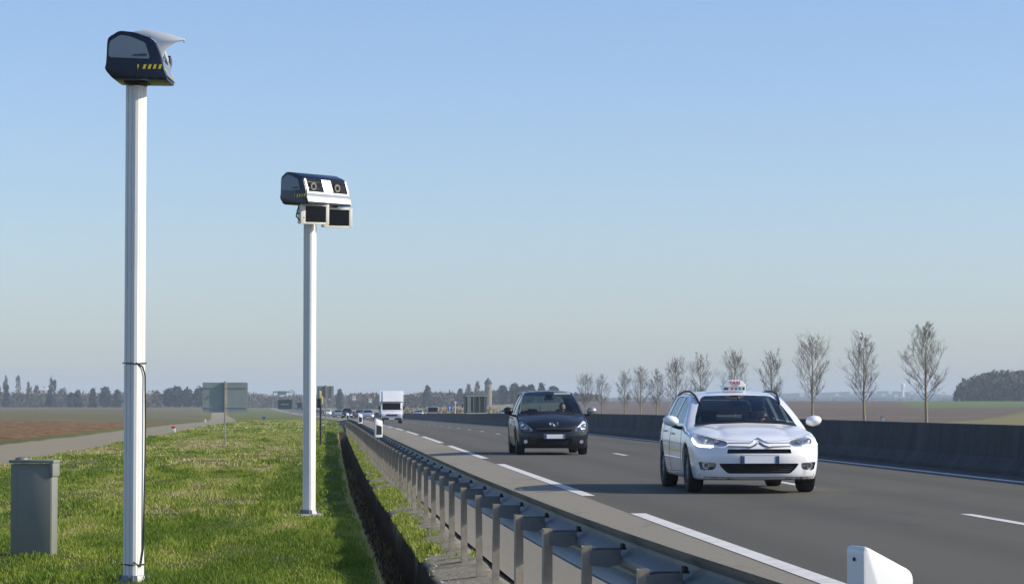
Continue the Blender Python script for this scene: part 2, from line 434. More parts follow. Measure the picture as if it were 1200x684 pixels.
def mark(name, u0, u1, y0, y1, zoff=.004):
    k = max(2, int((y1 - y0) / 10) + 1)
    Ys = np.linspace(y0, y1, k)
    V = []
    for Y in Ys:
        s = float(shift(Y)); z = float(zr(Y)) + zoff
        V += [(u0 + s, Y, z), (u1 + s, Y, z)]
    Fc = [(2 * i, 2 * i + 1, 2 * i + 3, 2 * i + 2) for i in range(k - 1)]
    return tag(mesh_np(name, V, Fc, M['paint']), kind='structure')
# edge dashes 20 m long with 6 m gaps: the first seen one ends 30.6 m ahead
y = 30.6 - 20 - 26
while y < 900:
    mark('road_marking', LX - .09, LX + .09, y, y + 20); y += 26
y = 1.2
while y < 700:
    mark('road_marking', CX - .07, CX + .07, y, y + 3); y += 13
mark('road_marking', RX - .1, RX + .1, -25, 900)
mark('road_marking', 12.9, 13.1, -25, 900); mark('road_marking', 21.2, 21.4, -25, 900)

# ------------------------------------------------------------ guardrail
def build_guardrail():
    g = empty('guardrail', (float(railx(20)), 20, -.2), 'long grey galvanised steel guardrail on closely set posts between the ditch and the road shoulder', 'guardrail')
    G = Vector(g.location)
    # W-beam, rail face at railx, opened towards the traffic (+x)
    prof = [(-.0, .155), (.015, .150), (.02, .135), (.055, .105), (.075, .085), (.075, .065), (.055, .045), (.0, .018), (-.004, 0), (.0, -.018), (.055, -.045), (.075, -.065), (.075, -.085), (.055, -.105), (.02, -.135), (.015, -.15), (0, -.155)]
    zc = .425
    def flare(Y):
        t = max(0, Y - 146) / 12.0
        return -1.6 * t * t, -.30 * min(1, t) ** 1.5
    Ys = list(np.arange(2, 146, 2.0)) + [146 + .8 * i for i in range(1, 10)]
    bm = NB(); rings = []
    for Y in Ys:
        dx, dz = flare(Y); x0 = float(railx(Y)) + dx
        rings.append(([bm.verts.new((x0 + a - G.x, Y - G.y, zc + b + dz + float(zr(Y)) - G.z)) for a, b in prof],
                      [bm.verts.new((x0 + a - .004 - G.x, Y - G.y, zc + b + dz + float(zr(Y)) - G.z)) for a, b in prof]))
    n = len(prof)
    for (a, a2), (b, b2) in zip(rings, rings[1:]):
        for k in range(n - 1):
            bm.faces.new((a[k], a[k + 1], b[k + 1], b[k])); bm.faces.new((a2[k + 1], a2[k], b2[k], b2[k + 1]))
        bm.faces.new((a2[0], a[0], b[0], b2[0])); bm.faces.new((a[-1], a2[-1], b2[-1], b[-1]))
    obj('rail', bm, M['galv'], g, smooth=40)
    # posts (C section) with spacer
    def cpost(bm, w=.052, d=.10, t=.006):
        out = [(0, 0), (w, 0), (w, .02), (w - t, .02), (w - t, t), (t, t), (t, d - t), (w - t, d - t), (w - t, d - .02), (w, d - .02), (w, d), (0, d)]
        prism(bm, [(a - w / 2, b - d / 2) for a, b in out], 'z', -1, 0)
    bm = NB(); cpost(bm); pm = bpy.data.meshes.new('post'); bm.to_mesh(pm); bm.free(); pm.materials.append(M['galv_post'])
    bm = NB()   # spacer: open folded bracket from post (x=0) to rail back (x=.22)
    th = .005
    for sy in (-.055, .05):
        prism(bm, [(0, .0), (.06, .01), (.163, .01), (.163, -.06), (.10, -.085), (0, -.07)], 'y', sy, sy + th)
    box(bm, (.085, .04, .012), (.15, .03, th)); box(bm, (.004, 0, .012), (.03, .09, th))
    box(bm, (.145, -.065, -.04), (.03, .02, .045), .003); box(bm, (.145, .065, -.04), (.03, .02, .045), .003)
    sm = bpy.data.meshes.new('spacer'); bm.to_mesh(sm); bm.free(); sm.materials.append(M['galv'])
    bm = NB()
    for q in (-.03, .03): box(bm, (.0, q, 0), (.022, .026, .026), .005)
    box(bm, (0, 0, -.012), (.035, .08, .010), .003)
    bo = bpy.data.meshes.new('bolt'); bm.to_mesh(bo); bm.free(); bo.materials.append(M['black'])
    Y = 6.0; k = 0
    while Y < 146:
        x = float(railx(Y)); z = float(zr(Y))
        p = link(bpy.data.objects.new('post', pm), g); p.location = (x - .175 - G.x, Y - G.y, .50 + z - G.z)
        s = link(bpy.data.objects.new('spacer', sm), g); s.location = (x - .165 - G.x, Y - G.y, .475 + z - G.z)
        p.rotation_euler = (R(random.uniform(-.8, .8)), R(random.uniform(-1, 1)), R(random.uniform(-3, 3)))
        b = link(bpy.data.objects.new('bolt', bo), g); b.location = (x + .012 - G.x, Y + .0 - G.y, .50 + z - G.z)
        Y += 2.0; k += 1
build_guardrail()

# ------------------------------------------------------------ concrete barrier
def build_barrier():
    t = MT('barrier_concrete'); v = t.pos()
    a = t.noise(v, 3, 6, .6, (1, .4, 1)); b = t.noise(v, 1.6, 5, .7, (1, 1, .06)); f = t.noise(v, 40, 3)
    c = t.ramp(a, [(.3, (.032, .034, .033)), (.7, (.056, .057, .054))])  # concrete darkened overall to carry the shade on its road face; stains follow
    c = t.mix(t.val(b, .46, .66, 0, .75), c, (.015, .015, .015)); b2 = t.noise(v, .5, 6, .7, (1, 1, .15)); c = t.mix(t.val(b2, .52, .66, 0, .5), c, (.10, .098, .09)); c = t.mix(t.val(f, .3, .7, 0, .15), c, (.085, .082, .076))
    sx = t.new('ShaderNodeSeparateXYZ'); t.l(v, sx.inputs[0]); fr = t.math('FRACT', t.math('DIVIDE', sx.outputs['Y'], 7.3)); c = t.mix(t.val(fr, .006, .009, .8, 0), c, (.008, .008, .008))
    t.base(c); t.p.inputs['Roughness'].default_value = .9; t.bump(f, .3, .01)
    x0 = 11.85
    prof = [(0, -.05), (0, .08), (.17, .30), (.235, .86), (.25, .88), (.39, .88), (.405, .86), (.47, .30), (.64, .08), (.64, -.05)]
    g = []
    Ys = np.array(list(np.arange(-25, 400, 8)) + list(np.arange(400, 1500, 30)), float)
    V = []; 
    for Y in Ys:
        for a_, b_ in prof: V.append((x0 + a_ + float(shift(Y)), Y, b_ + float(zr(Y))))
    n = len(prof); Fc = []
    for i in range(len(Ys) - 1):
        for k in range(n - 1): Fc.append((i * n + k, (i + 1) * n + k, (i + 1) * n + k + 1, i * n + k + 1))
    Fc.append(tuple(range(n))); 
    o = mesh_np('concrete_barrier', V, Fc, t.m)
    tag(o, 'continuous stained concrete median barrier, its shade put into a dark colour, along the far side of the road', 'barrier')
build_barrier()

# ------------------------------------------------------------ grass blades
def blades(name, X, Y, Z, H, W, m, lean=.5, attr=None, parent=None):
    n = len(X); a = rng.uniform(0, 2 * np.pi, n); b = rng.uniform(0, 2 * np.pi, n)
    dx, dy = np.cos(a) * W / 2, np.sin(a) * W / 2
    lx, ly = np.cos(b) * H * rng.uniform(.1, lean, n), np.sin(b) * H * rng.uniform(.1, lean, n)
    V = np.empty((n, 5, 3))
    V[:, 0] = np.stack([X - dx, Y - dy, Z - .01], -1); V[:, 1] = np.stack([X + dx, Y + dy, Z - .01], -1)
    V[:, 2] = np.stack([X + dx * .8 + lx * .35, Y + dy * .8 + ly * .35, Z + H * .6], -1)
    V[:, 3] = np.stack([X - dx * .8 + lx * .35, Y - dy * .8 + ly * .35, Z + H * .6], -1)
    V[:, 4] = np.stack([X + lx, Y + ly, Z + H], -1)
    me = bpy.data.meshes.new(name)
    me.vertices.add(n * 5); me.vertices.foreach_set('co', V.astype(np.float32).ravel())
    i = np.arange(n)[:, None] * 5
    loops = np.concatenate([i + 0, i + 1, i + 2, i + 3, i + 3, i + 2, i + 4], 1).ravel()
    starts = (np.arange(n)[:, None] * 7 + np.array([[0, 4]])).ravel()
    me.loops.add(n * 7); me.loops.foreach_set('vertex_index', loops.astype(np.int32))
    me.polygons.add(n * 2); me.polygons.foreach_set('loop_start', starts.astype(np.int32))
    me.update(calc_edges=True)
    r = me.attributes.new('tone', 'FLOAT', 'POINT'); tone = rng.uniform(0, 1, n) if attr is None else attr
    r.data.foreach_set('value', np.repeat(tone, 5).astype(np.float32))
    me.materials.append(m)
    return link(bpy.data.objects.new(name, me), parent)
def grass_mat(name, stops):
    t = MT(name)
    a = t.new('ShaderNodeAttribute'); a.attribute_name = 'tone'
    c = t.ramp(a.outputs['Fac'], stops)
    n = t.noise(t.pos(), 12, 3)
    c = t.mix(t.val(n, .3, .7, 0, .3), c, tuple(x * .6 for x in stops[0][1]))
    t.base(c); t.p.inputs['Roughness'].default_value = .6; t.p.inputs['Specular IOR Level'].default_value = .3
    tl = t.new('ShaderNodeBsdfTranslucent'); t.l(c, tl.inputs[0])
    mx = t.new('ShaderNodeMixShader'); mx.inputs[0].default_value = .38
    t.l(t.p.outputs[0], mx.inputs[1]); t.l(tl.outputs[0], mx.inputs[2]); t.l(mx.outputs[0], t.out.inputs[0])
    return t.m
GM = grass_mat('grass_blades', [(0.0, (.12, .19, .014)), (.45, (.30, .37, .045)), (.65, (.40, .41, .09)), (.82, (.44, .39, .15)), (1.0, (.58, .48, .25))])
def grass_field():
    def patch(n, y0, y1, hmul, wid, pw):
        Y = y0 + (y1 - y0) * rng.uniform(0, 1, n) ** pw
        xl = -.155 * Y - 1.0; xl = np.maximum(xl, pathc(Y) + 1.95)
        xr = lip(Y) - .02
        X = xl + (xr - xl) * rng.uniform(0, 1, n)
        dry = .30 * vnoise(X * .55, Y * .07, 11) + .35 * vnoise(X * 1.3, Y * .16, 14) + .35 * vnoise(X * 3.6, Y * .6, 12)
        thick = .5 * vnoise(X * 2.2, Y * .28, 13) + .5 * vnoise(X * 5.5, Y * 1.1, 16)
        dry = dry + .10 * (vnoise(X * .2, Y * .08, 15) - .5) + np.clip((Y - 30) / 400, 0, .10) - np.clip((26 - Y) / 60, 0, .1) - .18 * (X > -1.2)
        keep = rng.uniform(0, 1, n) < (.15 + 1.3 * thick)
        X, Y, dry, thick = X[keep], Y[keep], dry[keep], thick[keep]; m = len(X)
        H = hmul * (.012 + .13 * thick ** 2.8 + .022 * rng.uniform(0, 1, m)) * rng.uniform(.6, 1.25, m)
        tone = np.clip(.30 + (dry - .48) * 2.2 - .9 * np.clip(thick - .58, 0, 1) + rng.uniform(-.28, .34, m) * np.where(rng.uniform(0, 1, m) < .3, 1.3, .8), 0, 1)
        Z = gz(X, Y) + gbump(X, Y) - .006
        return X, Y, Z, H, np.full(m, wid), tone
    parts = [patch(150000, 18.5, 34, 1.0, .0105, .8), patch(105000, 34, 62, 1.05, .017, .8), patch(70000, 62, 150, 1.1, .035, .8), patch(25000, 150, 420, 1.4, .12, .9)]
    A = [np.concatenate(z) for z in zip(*parts)]
    o = blades('grass', A[0], A[1], A[2], A[3], A[4], GM, .75, A[5]); tag(o, 'short patchy green and straw grass covering the verge', 'grass', kind='stuff')
    # straw lip along the ditch
    n = 16000; Y = 16 + 110 * rng.uniform(0, 1, n) ** 1.3; X = lip(Y) + rng.uniform(-.07, .03, n)
    H = rng.uniform(.015, .05, n); o = blades('dry_grass', X, Y, gz(X, Y) - rng.uniform(0, .08, n), H, np.full(n, .008) * (1 + Y / 60), GM, 1.6, rng.uniform(.62, 1, n))
    tag(o, 'straw coloured dead grass hanging over the lip of the ditch', 'dry grass', kind='stuff')
    # strip between ditch and rail: clumps
    n = 60000; Y = 14 + 110 * rng.uniform(0, 1, n) ** 1.2; X = lip(Y) + .43 + (railx(Y) - lip(Y) - .43) * rng.uniform(0, 1, n) ** 1.3
    cl = .5 * vnoise(X * 1.7 + Y * .23, Y * .31 - X * .5, 21) + .3 * vnoise(X * 4 + Y * .4, Y * .9 - X, 22) + .2 * vnoise(X * 9, Y * 2.3, 23); nearstrip = sstep(19.2, 21, Y)
    thr = np.interp(Y, [18, 24, 32, 45, 120], [.60, .52, .46, .42, .38]) + rng.uniform(-.05, .05, n)
    k = cl > thr; X, Y, cl, thr = X[k], Y[k], cl[k], thr[k]; n = len(X)
    H = (.03 + .30 * (cl - thr)) * rng.uniform(.5, 1.2, n)
    o = blades('verge_grass', X, Y, zr(Y) - .2, H, np.full(n, .009) * (1 + Y / 50), GM, .7, np.clip(rng.normal(.42, .22, n), 0, 1))
    tag(o, 'rough grass tufts and weeds on the gravel strip at the foot of the guardrail', 'rough grass', kind='stuff')
    n = 900; Y = 16 + 60 * rng.uniform(0, 1, n); X = lip(Y) + rng.uniform(.04, .40, n)
    o = blades('ditch_weeds', X, Y, gz(X, Y) - .38, rng.uniform(.03, .12, n), np.full(n, .006), GM, 2.0, rng.uniform(.7, 1, n))
    tag(o, 'dead stalks and weeds lying in the bottom of the ditch', 'weeds', kind='stuff')
    # stones
    bm = NB()
    for i in range(420):
        Y = random.uniform(15, 60); x = random.uniform(float(lip(Y)) + .45, float(railx(Y)) + .12); r = random.uniform(.006, .02)
        g = bmesh.ops.create_icosphere(bm, subdivisions=1, radius=r)
        bmesh.ops.scale(bm, vec=(1, random.uniform(.6, 1.3), .6), verts=g['verts']); bmesh.ops.translate(bm, vec=(x, Y, -.195 + .3 * r), verts=g['verts'])
    tag(obj('gravel', bm, M['concrete']), 'loose gravel stones lying along the foot of the guardrail', 'gravel', kind='stuff')
grass_field()
# ------------------------------------------------------------ cars
class Shell:
    """car body as a smooth closed surface; local frame: front bumper y=0, tail y=L, x lateral, z up"""
    def __init__(s, P_, res=.035):
        s.P = P_; L = P_['L']; H = P_['H']; s.L = L
        bx = np.array([1.25, L / 2 + .25, H / 2 + .25]); c = np.array([0, L / 2, H / 2])
        ci = P_.get('core', (.3, .85, .06)); cz = P_.get('corez', .62)
        lo = c - bx; hi = c + bx
        key = {}; verts = []; faces = []
        ns = [max(6, int(round(2 * b / res))) for b in bx]
        def vid(i, j, k):
            q = (i, j, k)
            if q not in key:
                key[q] = len(verts); verts.append((lo[0] + (hi[0] - lo[0]) * i / ns[0], lo[1] + (hi[1] - lo[1]) * j / ns[1], lo[2] + (hi[2] - lo[2]) * k / ns[2]))
            return key[q]
        for j in range(ns[1]):
            for i in range(ns[0]):
                faces.append((vid(i, j, 0), vid(i, j + 1, 0), vid(i + 1, j + 1, 0), vid(i + 1, j, 0)))
                faces.append((vid(i, j, ns[2]), vid(i + 1, j, ns[2]), vid(i + 1, j + 1, ns[2]), vid(i, j + 1, ns[2])))
            for k in range(ns[2]):
                faces.append((vid(0, j, k), vid(0, j, k + 1), vid(0, j + 1, k + 1), vid(0, j + 1, k)))
                faces.append((vid(ns[0], j, k), vid(ns[0], j + 1, k), vid(ns[0], j + 1, k + 1), vid(ns[0], j, k + 1)))
        for i in range(ns[0]):
            for k in range(ns[2]):
                faces.append((vid(i, 0, k), vid(i + 1, 0, k), vid(i + 1, 0, k + 1), vid(i, 0, k + 1)))
                faces.append((vid(i, ns[1], k), vid(i, ns[1], k + 1), vid(i + 1, ns[1], k + 1), vid(i + 1, ns[1], k)))
        B = np.array(verts)
        A = np.stack([np.clip(B[:, 0], -ci[0], ci[0]), np.clip(B[:, 1], ci[1], L - ci[1]), np.clip(B[:, 2], cz - ci[2], cz + ci[2])], -1)
        t0 = np.zeros(len(B)); t1 = np.ones(len(B))
        for _ in range(26):
            t = (t0 + t1) / 2; Q = A + (B - A) * t[:, None]
            f = s.f(Q[:, 0], Q[:, 1], Q[:, 2])
            t0 = np.where(f < 0, t, t0); t1 = np.where(f < 0, t1, t)
        s.V = A + (B - A) * t0[:, None]; s.F = faces
        s.bvh = BVHTree.FromPolygons([Vector(v) for v in s.V], faces)
    def f(s, x, y, z):
        P_ = s.P; ax = np.abs(x)
        xs, zs = zip(*P_['top']); cx, cc = zip(*P_['cross'])
        zt = smi(y, xs, zs, .07) - smi(y, cx, cc, .1) * ax ** 2
        for fn in P_.get('bumps', []): zt = zt + fn(ax, y)
        xs, ws = zip(*P_['plan']); wp = smi(y, xs, ws, .12)
        zb = P_['belt'] + P_.get('beltrise', .02) * (y - 1.5)
        low = wp - P_.get('barrel', .05) * ((z - P_.get('zw', .62)) / .38) ** 2
        up = wp - P_['shoulder'] - P_['tumble'] * (z - zb)
        k = .02
        wd = -k * np.logaddexp(-low / k, -up / k)
        fx, fz = zip(*P_['front']); a, p = P_['fplan']
        yf = a * (ax / .93) ** p + smi(z, fx, fz, .035)
        for fn in P_.get('fbumps', []): yf = yf + fn(ax, z)
        rx_, rz_ = zip(*P_['rear'])
        yr = s.L - P_.get('rplan', .22) * (ax / .93) ** 3.2 - smi(z, rx_, rz_, .04)
        c = np.stack([z - zt, ax - wd, yf - y, y - yr, P_.get('zbot', .19) - z], 0)
        T = P_.get('soft', .022); m = c.max(0)
        return m + T * np.log(np.exp((c - m) / T).sum(0))
    def ray(s, o, d):
        loc, nrm, i, _ = s.bvh.ray_cast(Vector(o), Vector(d))
        return loc, nrm
    def proj(s, a, b, side):
        """side 'f' front view (x,z), 'r' rear view (x,z), 'L'/'R' side view (y,z), 't' top view (x,y)"""
        o, d = {'f': ((a, -3, b), (0, 1, 0)), 'r': ((a, s.L + 3, b), (0, -1, 0)), 'L': ((-3, a, b), (1, 0, 0)),
                'R': ((3, a, b), (-1, 0, 0)), 't': ((a, b, 4), (0, 0, -1))}[side]
        loc, n = s.ray(o, d)
        if loc is None:
            loc, n, _, _ = s.bvh.find_nearest(Vector(o) + Vector(d) * 3)
        if n.dot(Vector(d)) > 0: n = -n
        return loc, n
    def patch(s, name, outline, side, m, parent, off=.003, thick=0.0, g=.04, inward=0.0, miny=None, smooth=30):
        """a conformal piece of surface: outline drawn in the view `side`, laid on the shell"""
        bm = NB(); d = {'f': 0, 'r': 0, 'L': 1, 'R': 1, 't': 2}[side]
        f = bm.faces.new([bm.verts.new((a, b, 0)) for a, b in outline])
        for ax in (0, 1):
            lo = min(v.co[ax] for v in bm.verts); hi = max(v.co[ax] for v in bm.verts)
            q = lo + g
            while q < hi - g * .3:
                nrm = (1, 0, 0) if ax == 0 else (0, 1, 0); co = (q, 0, 0) if ax == 0 else (0, q, 0)
                bmesh.ops.bisect_plane(bm, geom=bm.verts[:] + bm.edges[:] + bm.faces[:], plane_co=co, plane_no=nrm, dist=1e-5)
                q += g
        dv = {'f': Vector((0, 1, 0)), 'r': Vector((0, -1, 0)), 'L': Vector((1, 0, 0)), 'R': Vector((-1, 0, 0)), 't': Vector((0, 0, -1))}[side]
        for v in bm.verts:
            loc, n = s.proj(v.co.x, v.co.y, side)
            v.co = loc + n * off + dv * inward
        bmesh.ops.recalc_face_normals(bm, faces=bm.faces[:])
        # face outwards
        av = sum((f.normal for f in bm.faces), Vector())
        if av.dot(dv) > 0: bmesh.ops.reverse_faces(bm, faces=bm.faces[:])
        if thick > 0:
            bmesh.ops.solidify(bm, geom=bm.faces[:], thickness=thick)
        return obj(name, bm, m, parent, smooth=smooth)
    def line(s, name, pts, side, r, m, parent, off=.0, n=6, step=.06):
        P2 = []
        for (a, b), (c, d) in zip(pts, pts[1:]):
            k = max(1, int(math.hypot(c - a, d - b) / step))
            P2 += [(a + (c - a) * i / k, b + (d - b) * i / k) for i in range(k)]
        P2.append(pts[-1])
        out = []
        for a, b in P2:
            loc, nn = s.proj(a, b, side); out.append(loc + nn * off)
        bm = NB(); tube(bm, out, r, n); return obj(name, bm, m, parent, smooth=60)

def shell_object(sh, m, cutters, parent, name='body', thick=.03):
    me = bpy.data.meshes.new(name); me.from_pydata([tuple(v) for v in sh.V], [], sh.F)
    bm = NB(); bm.from_mesh(me); bmesh.ops.recalc_face_normals(bm, faces=bm.faces[:]); bm.to_mesh(me); bm.free()
    me.polygons.foreach_set('use_smooth', [True] * len(me.polygons))
    me.materials.append(m); me.materials.append(M['black'])
    o = link(bpy.data.objects.new(name, me))
    sm = o.modifiers.new('s', 'SOLIDIFY'); sm.thickness = thick; sm.offset = -1
    sm.material_offset = 1; sm.material_offset_rim = 0
    tmp = []
    for cb in cutters:
        cm = bpy.data.meshes.new('c'); cb.to_mesh(cm); cb.free(); cm.materials.append(m)
        co = bpy.data.objects.new('c', cm); C.objects.link(co); tmp.append(co)
        b = o.modifiers.new('b', 'BOOLEAN'); b.operation = 'DIFFERENCE'; b.solver = 'EXACT'; b.object = co
    dg = bpy.context.evaluated_depsgraph_get(); dg.update()
    nm = bpy.data.meshes.new_from_object(o.evaluated_get(dg))
    o.modifiers.clear(); o.data = nm; nm.name = name
    nm.set_sharp_from_angle(angle=R(38))
    for c_ in tmp: bpy.data.objects.remove(c_)
    o.parent = parent
    return o
def mirror(pts): return [(-a, b) for a, b in pts][::-1]

def wheel_meshes(r, wdt, spokes, rimcol):
    """tyre and rim about the x axis, outer side towards -x"""
    bm = NB(); prof = [(-.5, .68), (-.5, .90), (-.44, .97), (-.3, 1.0), (.3, 1.0), (.44, .97), (.5, .90), (.5, .68)]
    n = 40; rings = []
    for i in range(n):
        a = 2 * math.pi * i / n
        rings.append([bm.verts.new((u * wdt, math.cos(a) * r * q, math.sin(a) * r * q)) for u, q in prof])
    for i in range(n):
        A, B = rings[i], rings[(i + 1) % n]
        for k in range(len(prof)):
            j = (k + 1) % len(prof); bm.faces.new((A[k], A[j], B[j], B[k]))
    bmesh.ops.recalc_face_normals(bm, faces=bm.faces[:])
    tm = bpy.data.meshes.new('tyre'); bm.to_mesh(tm); bm.free(); tm.materials.append(M['rubber'])
    tm.polygons.foreach_set('use_smooth', [True] * len(tm.polygons)); tm.set_sharp_from_angle(angle=R(40))
    bm = NB(); ri = r * .68; x0 = -wdt * .46
    for i in range(n):   # rim barrel
        a = 2 * math.pi * i / n; b = 2 * math.pi * (i + 1) / n
        q = [(x0, ri, a), (x0, ri, b), (wdt * .4, ri * .97, b), (wdt * .4, ri * .97, a)]
        bm.faces.new([bm.verts.new((x, math.cos(t) * rr, math.sin(t) * rr)) for x, rr, t in q])
        q = [(x0 - .004, ri * 1.04, a), (x0 - .004, ri * 1.04, b), (x0, ri * .93, b), (x0, ri * .93, a)]
        bm.faces.new([bm.verts.new((x, math.cos(t) * rr, math.sin(t) * rr)) for x, rr, t in q])
    cyl(bm, (x0 + .03, 0, 0), (x0 + .005, 0, 0), ri * .22, ri * .18, n=16)
    for s_ in range(spokes):
        a = 2 * math.pi * s_ / spokes + .2
        d = Vector((0, math.cos(a), math.sin(a))); t = Vector((0, -math.sin(a), math.cos(a)))
        for sx, w0, w1 in ((0, .055, .032),):
            P8 = []
            for rr, ww in ((ri * .15, w0), (ri * .96, w1)):
                for xx in (x0 + .012, x0 + .04):
                    for q in (-1, 1): P8.append(bm.verts.new(Vector((xx, 0, 0)) + d * rr + t * ww * .5 * q))
            for idx in ((0, 1, 5, 4), (2, 6, 7, 3), (0, 4, 6, 2), (1, 3, 7, 5)): bm.faces.new([P8[k] for k in idx])
    bmesh.ops.recalc_face_normals(bm, faces=bm.faces[:])
    rm = bpy.data.meshes.new('rim'); bm.to_mesh(rm); bm.free(); rm.materials.append(rimcol)
    bm = NB(); cyl(bm, (-.02, 0, 0), (.0, 0, 0), ri * .8, n=24)
    dm = bpy.data.meshes.new('brake_disc'); bm.to_mesh(dm); bm.free(); dm.materials.append(M['galv'])
    return tm, rm, dm
def add_wheels(root, meshes, track, ys, r):
    tm, rm, dm = meshes
    for y in ys:
        for s_ in (-1, 1):
            e = link(bpy.data.objects.new('wheel', tm), root); e.location = (s_ * track, y, r)
            if s_ > 0: e.rotation_euler = (0, 0, math.pi)
            link(bpy.data.objects.new('rim', rm), e); link(bpy.data.objects.new('brake_disc', dm), e)

def seat(bm, x, y, z=.30):
    box(bm, (x, y, z), (.50, .50, .16), .05)
    box(bm, (x, y + .30, z + .36), (.48, .13, .62), .05, rot=None)
    box(bm, (x, y + .36, z + .76), (.26, .10, .17), .04)
def interior(root, P_, driver_y, belt):
    bm = NB(); prism(bm, rounded([(P_['cowl'] + .05, belt - .30), (P_['cowl'] + .02, belt - .02), (P_['cowl'] + .30, belt + .0), (P_['cowl'] + .62, belt - .05), (P_['cowl'] + .68, belt - .30)], .04), 'x', -.72, .72)
    obj('dashboard', bm, M['dash'], root, smooth=40)
    for x in (-.37, .37):
        bm = NB(); seat(bm, x, driver_y); obj('seat', bm, M['seat'], root, smooth=50)
    bm = NB(); box(bm, (0, driver_y + .95, .34), (1.25, .5, .16), .05); box(bm, (0, driver_y + 1.22, .66), (1.25, .14, .56), .05)
    for x in (-.4, .4): box(bm, (x, driver_y + 1.26, 1.03), (.25, .09, .15), .04)
    obj('rear_bench', bm, M['seat'], root, smooth=50)
    bm = NB(); box(bm, (0, P_['L'] * .48, .235), (1.4, P_['L'] * .62, .03)); obj('cabin_floor', bm, M['dash'], root)
    bm = NB(); c0 = Vector((.37, driver_y - .52, belt - .03)); q = Vector((0, -.9, .45)).to_track_quat('Z', 'Y')
    ring = [c0 + q @ Vector((math.cos(2 * math.pi * i / 24) * .185, math.sin(2 * math.pi * i / 24) * .185, 0)) for i in range(25)]
    tube(bm, ring, .014, 6, caps=False)
    for a in (0, 180, 270): tube(bm, [c0, c0 + q @ Vector((math.cos(R(a)) * .18, math.sin(R(a)) * .18, 0))], .012, 5)
    cyl(bm, c0, c0 + Vector((0, -.3, -.12)), .03); cyl(bm, c0 + Vector((0, .02, 0)), c0 + Vector((0, -.02, 0)), .05)
    obj('steering_wheel', bm, M['black'], root, smooth=50)

def side_mirror(root, x, y, z, sgn, m, w=.24, h=.15):
    bm = NB(); g = bmesh.ops.create_uvsphere(bm, u_segments=20, v_segments=12, radius=.5)
    for v in bm.verts:
        if v.co.y > .12: v.co.y = .12
    bmesh.ops.scale(bm, vec=(w, .22, h), verts=bm.verts[:]); bmesh.ops.rotate(bm, cent=(0, 0, 0), matrix=Matrix.Rotation(R(-8 * sgn), 3, 'Y'), verts=bm.verts[:])
    bmesh.ops.translate(bm, vec=(x, y, z), verts=bm.verts[:])
    o = obj('mirror', bm, m, root, smooth=50)
    bm = NB(); tube(bm, [(x - sgn * .02, y + .01, z - h * .4), (x - sgn * .10, y + .02, z - h * .62), (x - sgn * .2, y + .03, z - h * .7)], [.03, .025, .03], 8); obj('mirror_foot', bm, M['black'], o, smooth=50)
    bm = NB(); box(bm, (x, y + .030, z), (w * .8, .006, h * .72), .0); obj('mirror_glass', bm, M['chrome'], o)

def text_obj(name, s, size, depth, m, parent, loc, rot, sx=1.0):
    cu = bpy.data.curves.new(name, 'FONT'); cu.body = s; cu.size = size; cu.extrude = depth; cu.align_x = 'CENTER'; cu.align_y = 'CENTER'; cu.offset = size * .02
    o = bpy.data.objects.new(name, cu); C.objects.link(o)
    dg = bpy.context.evaluated_depsgraph_get(); dg.update()
    me = bpy.data.meshes.new_from_object(o.evaluated_get(dg)); bpy.data.objects.remove(o)
    me.materials.clear(); me.materials.append(m)
    q = link(bpy.data.objects.new(name, me), parent); q.location = loc; q.rotation_euler = rot; q.scale = (sx, 1, 1)
    return q

def door_lines(sh, root, lines, handles, hm):
    for side in 'LR':
        for ln in lines: sh.line('door_seam', ln, side, .0045, M['black'], root, off=-.001)
        for (y, z) in handles:
            loc, n = sh.proj(y, z, side); bm = NB()
            box(bm, loc + n * .022, (.02, .19, .03), .009); box(bm, loc + n * .008 + Vector((0, -.06, 0)), (.03, .03, .022), .004); box(bm, loc + n * .008 + Vector((0, .06, 0)), (.03, .03, .022), .004)
            obj('door_handle', bm, hm, root, smooth=50)

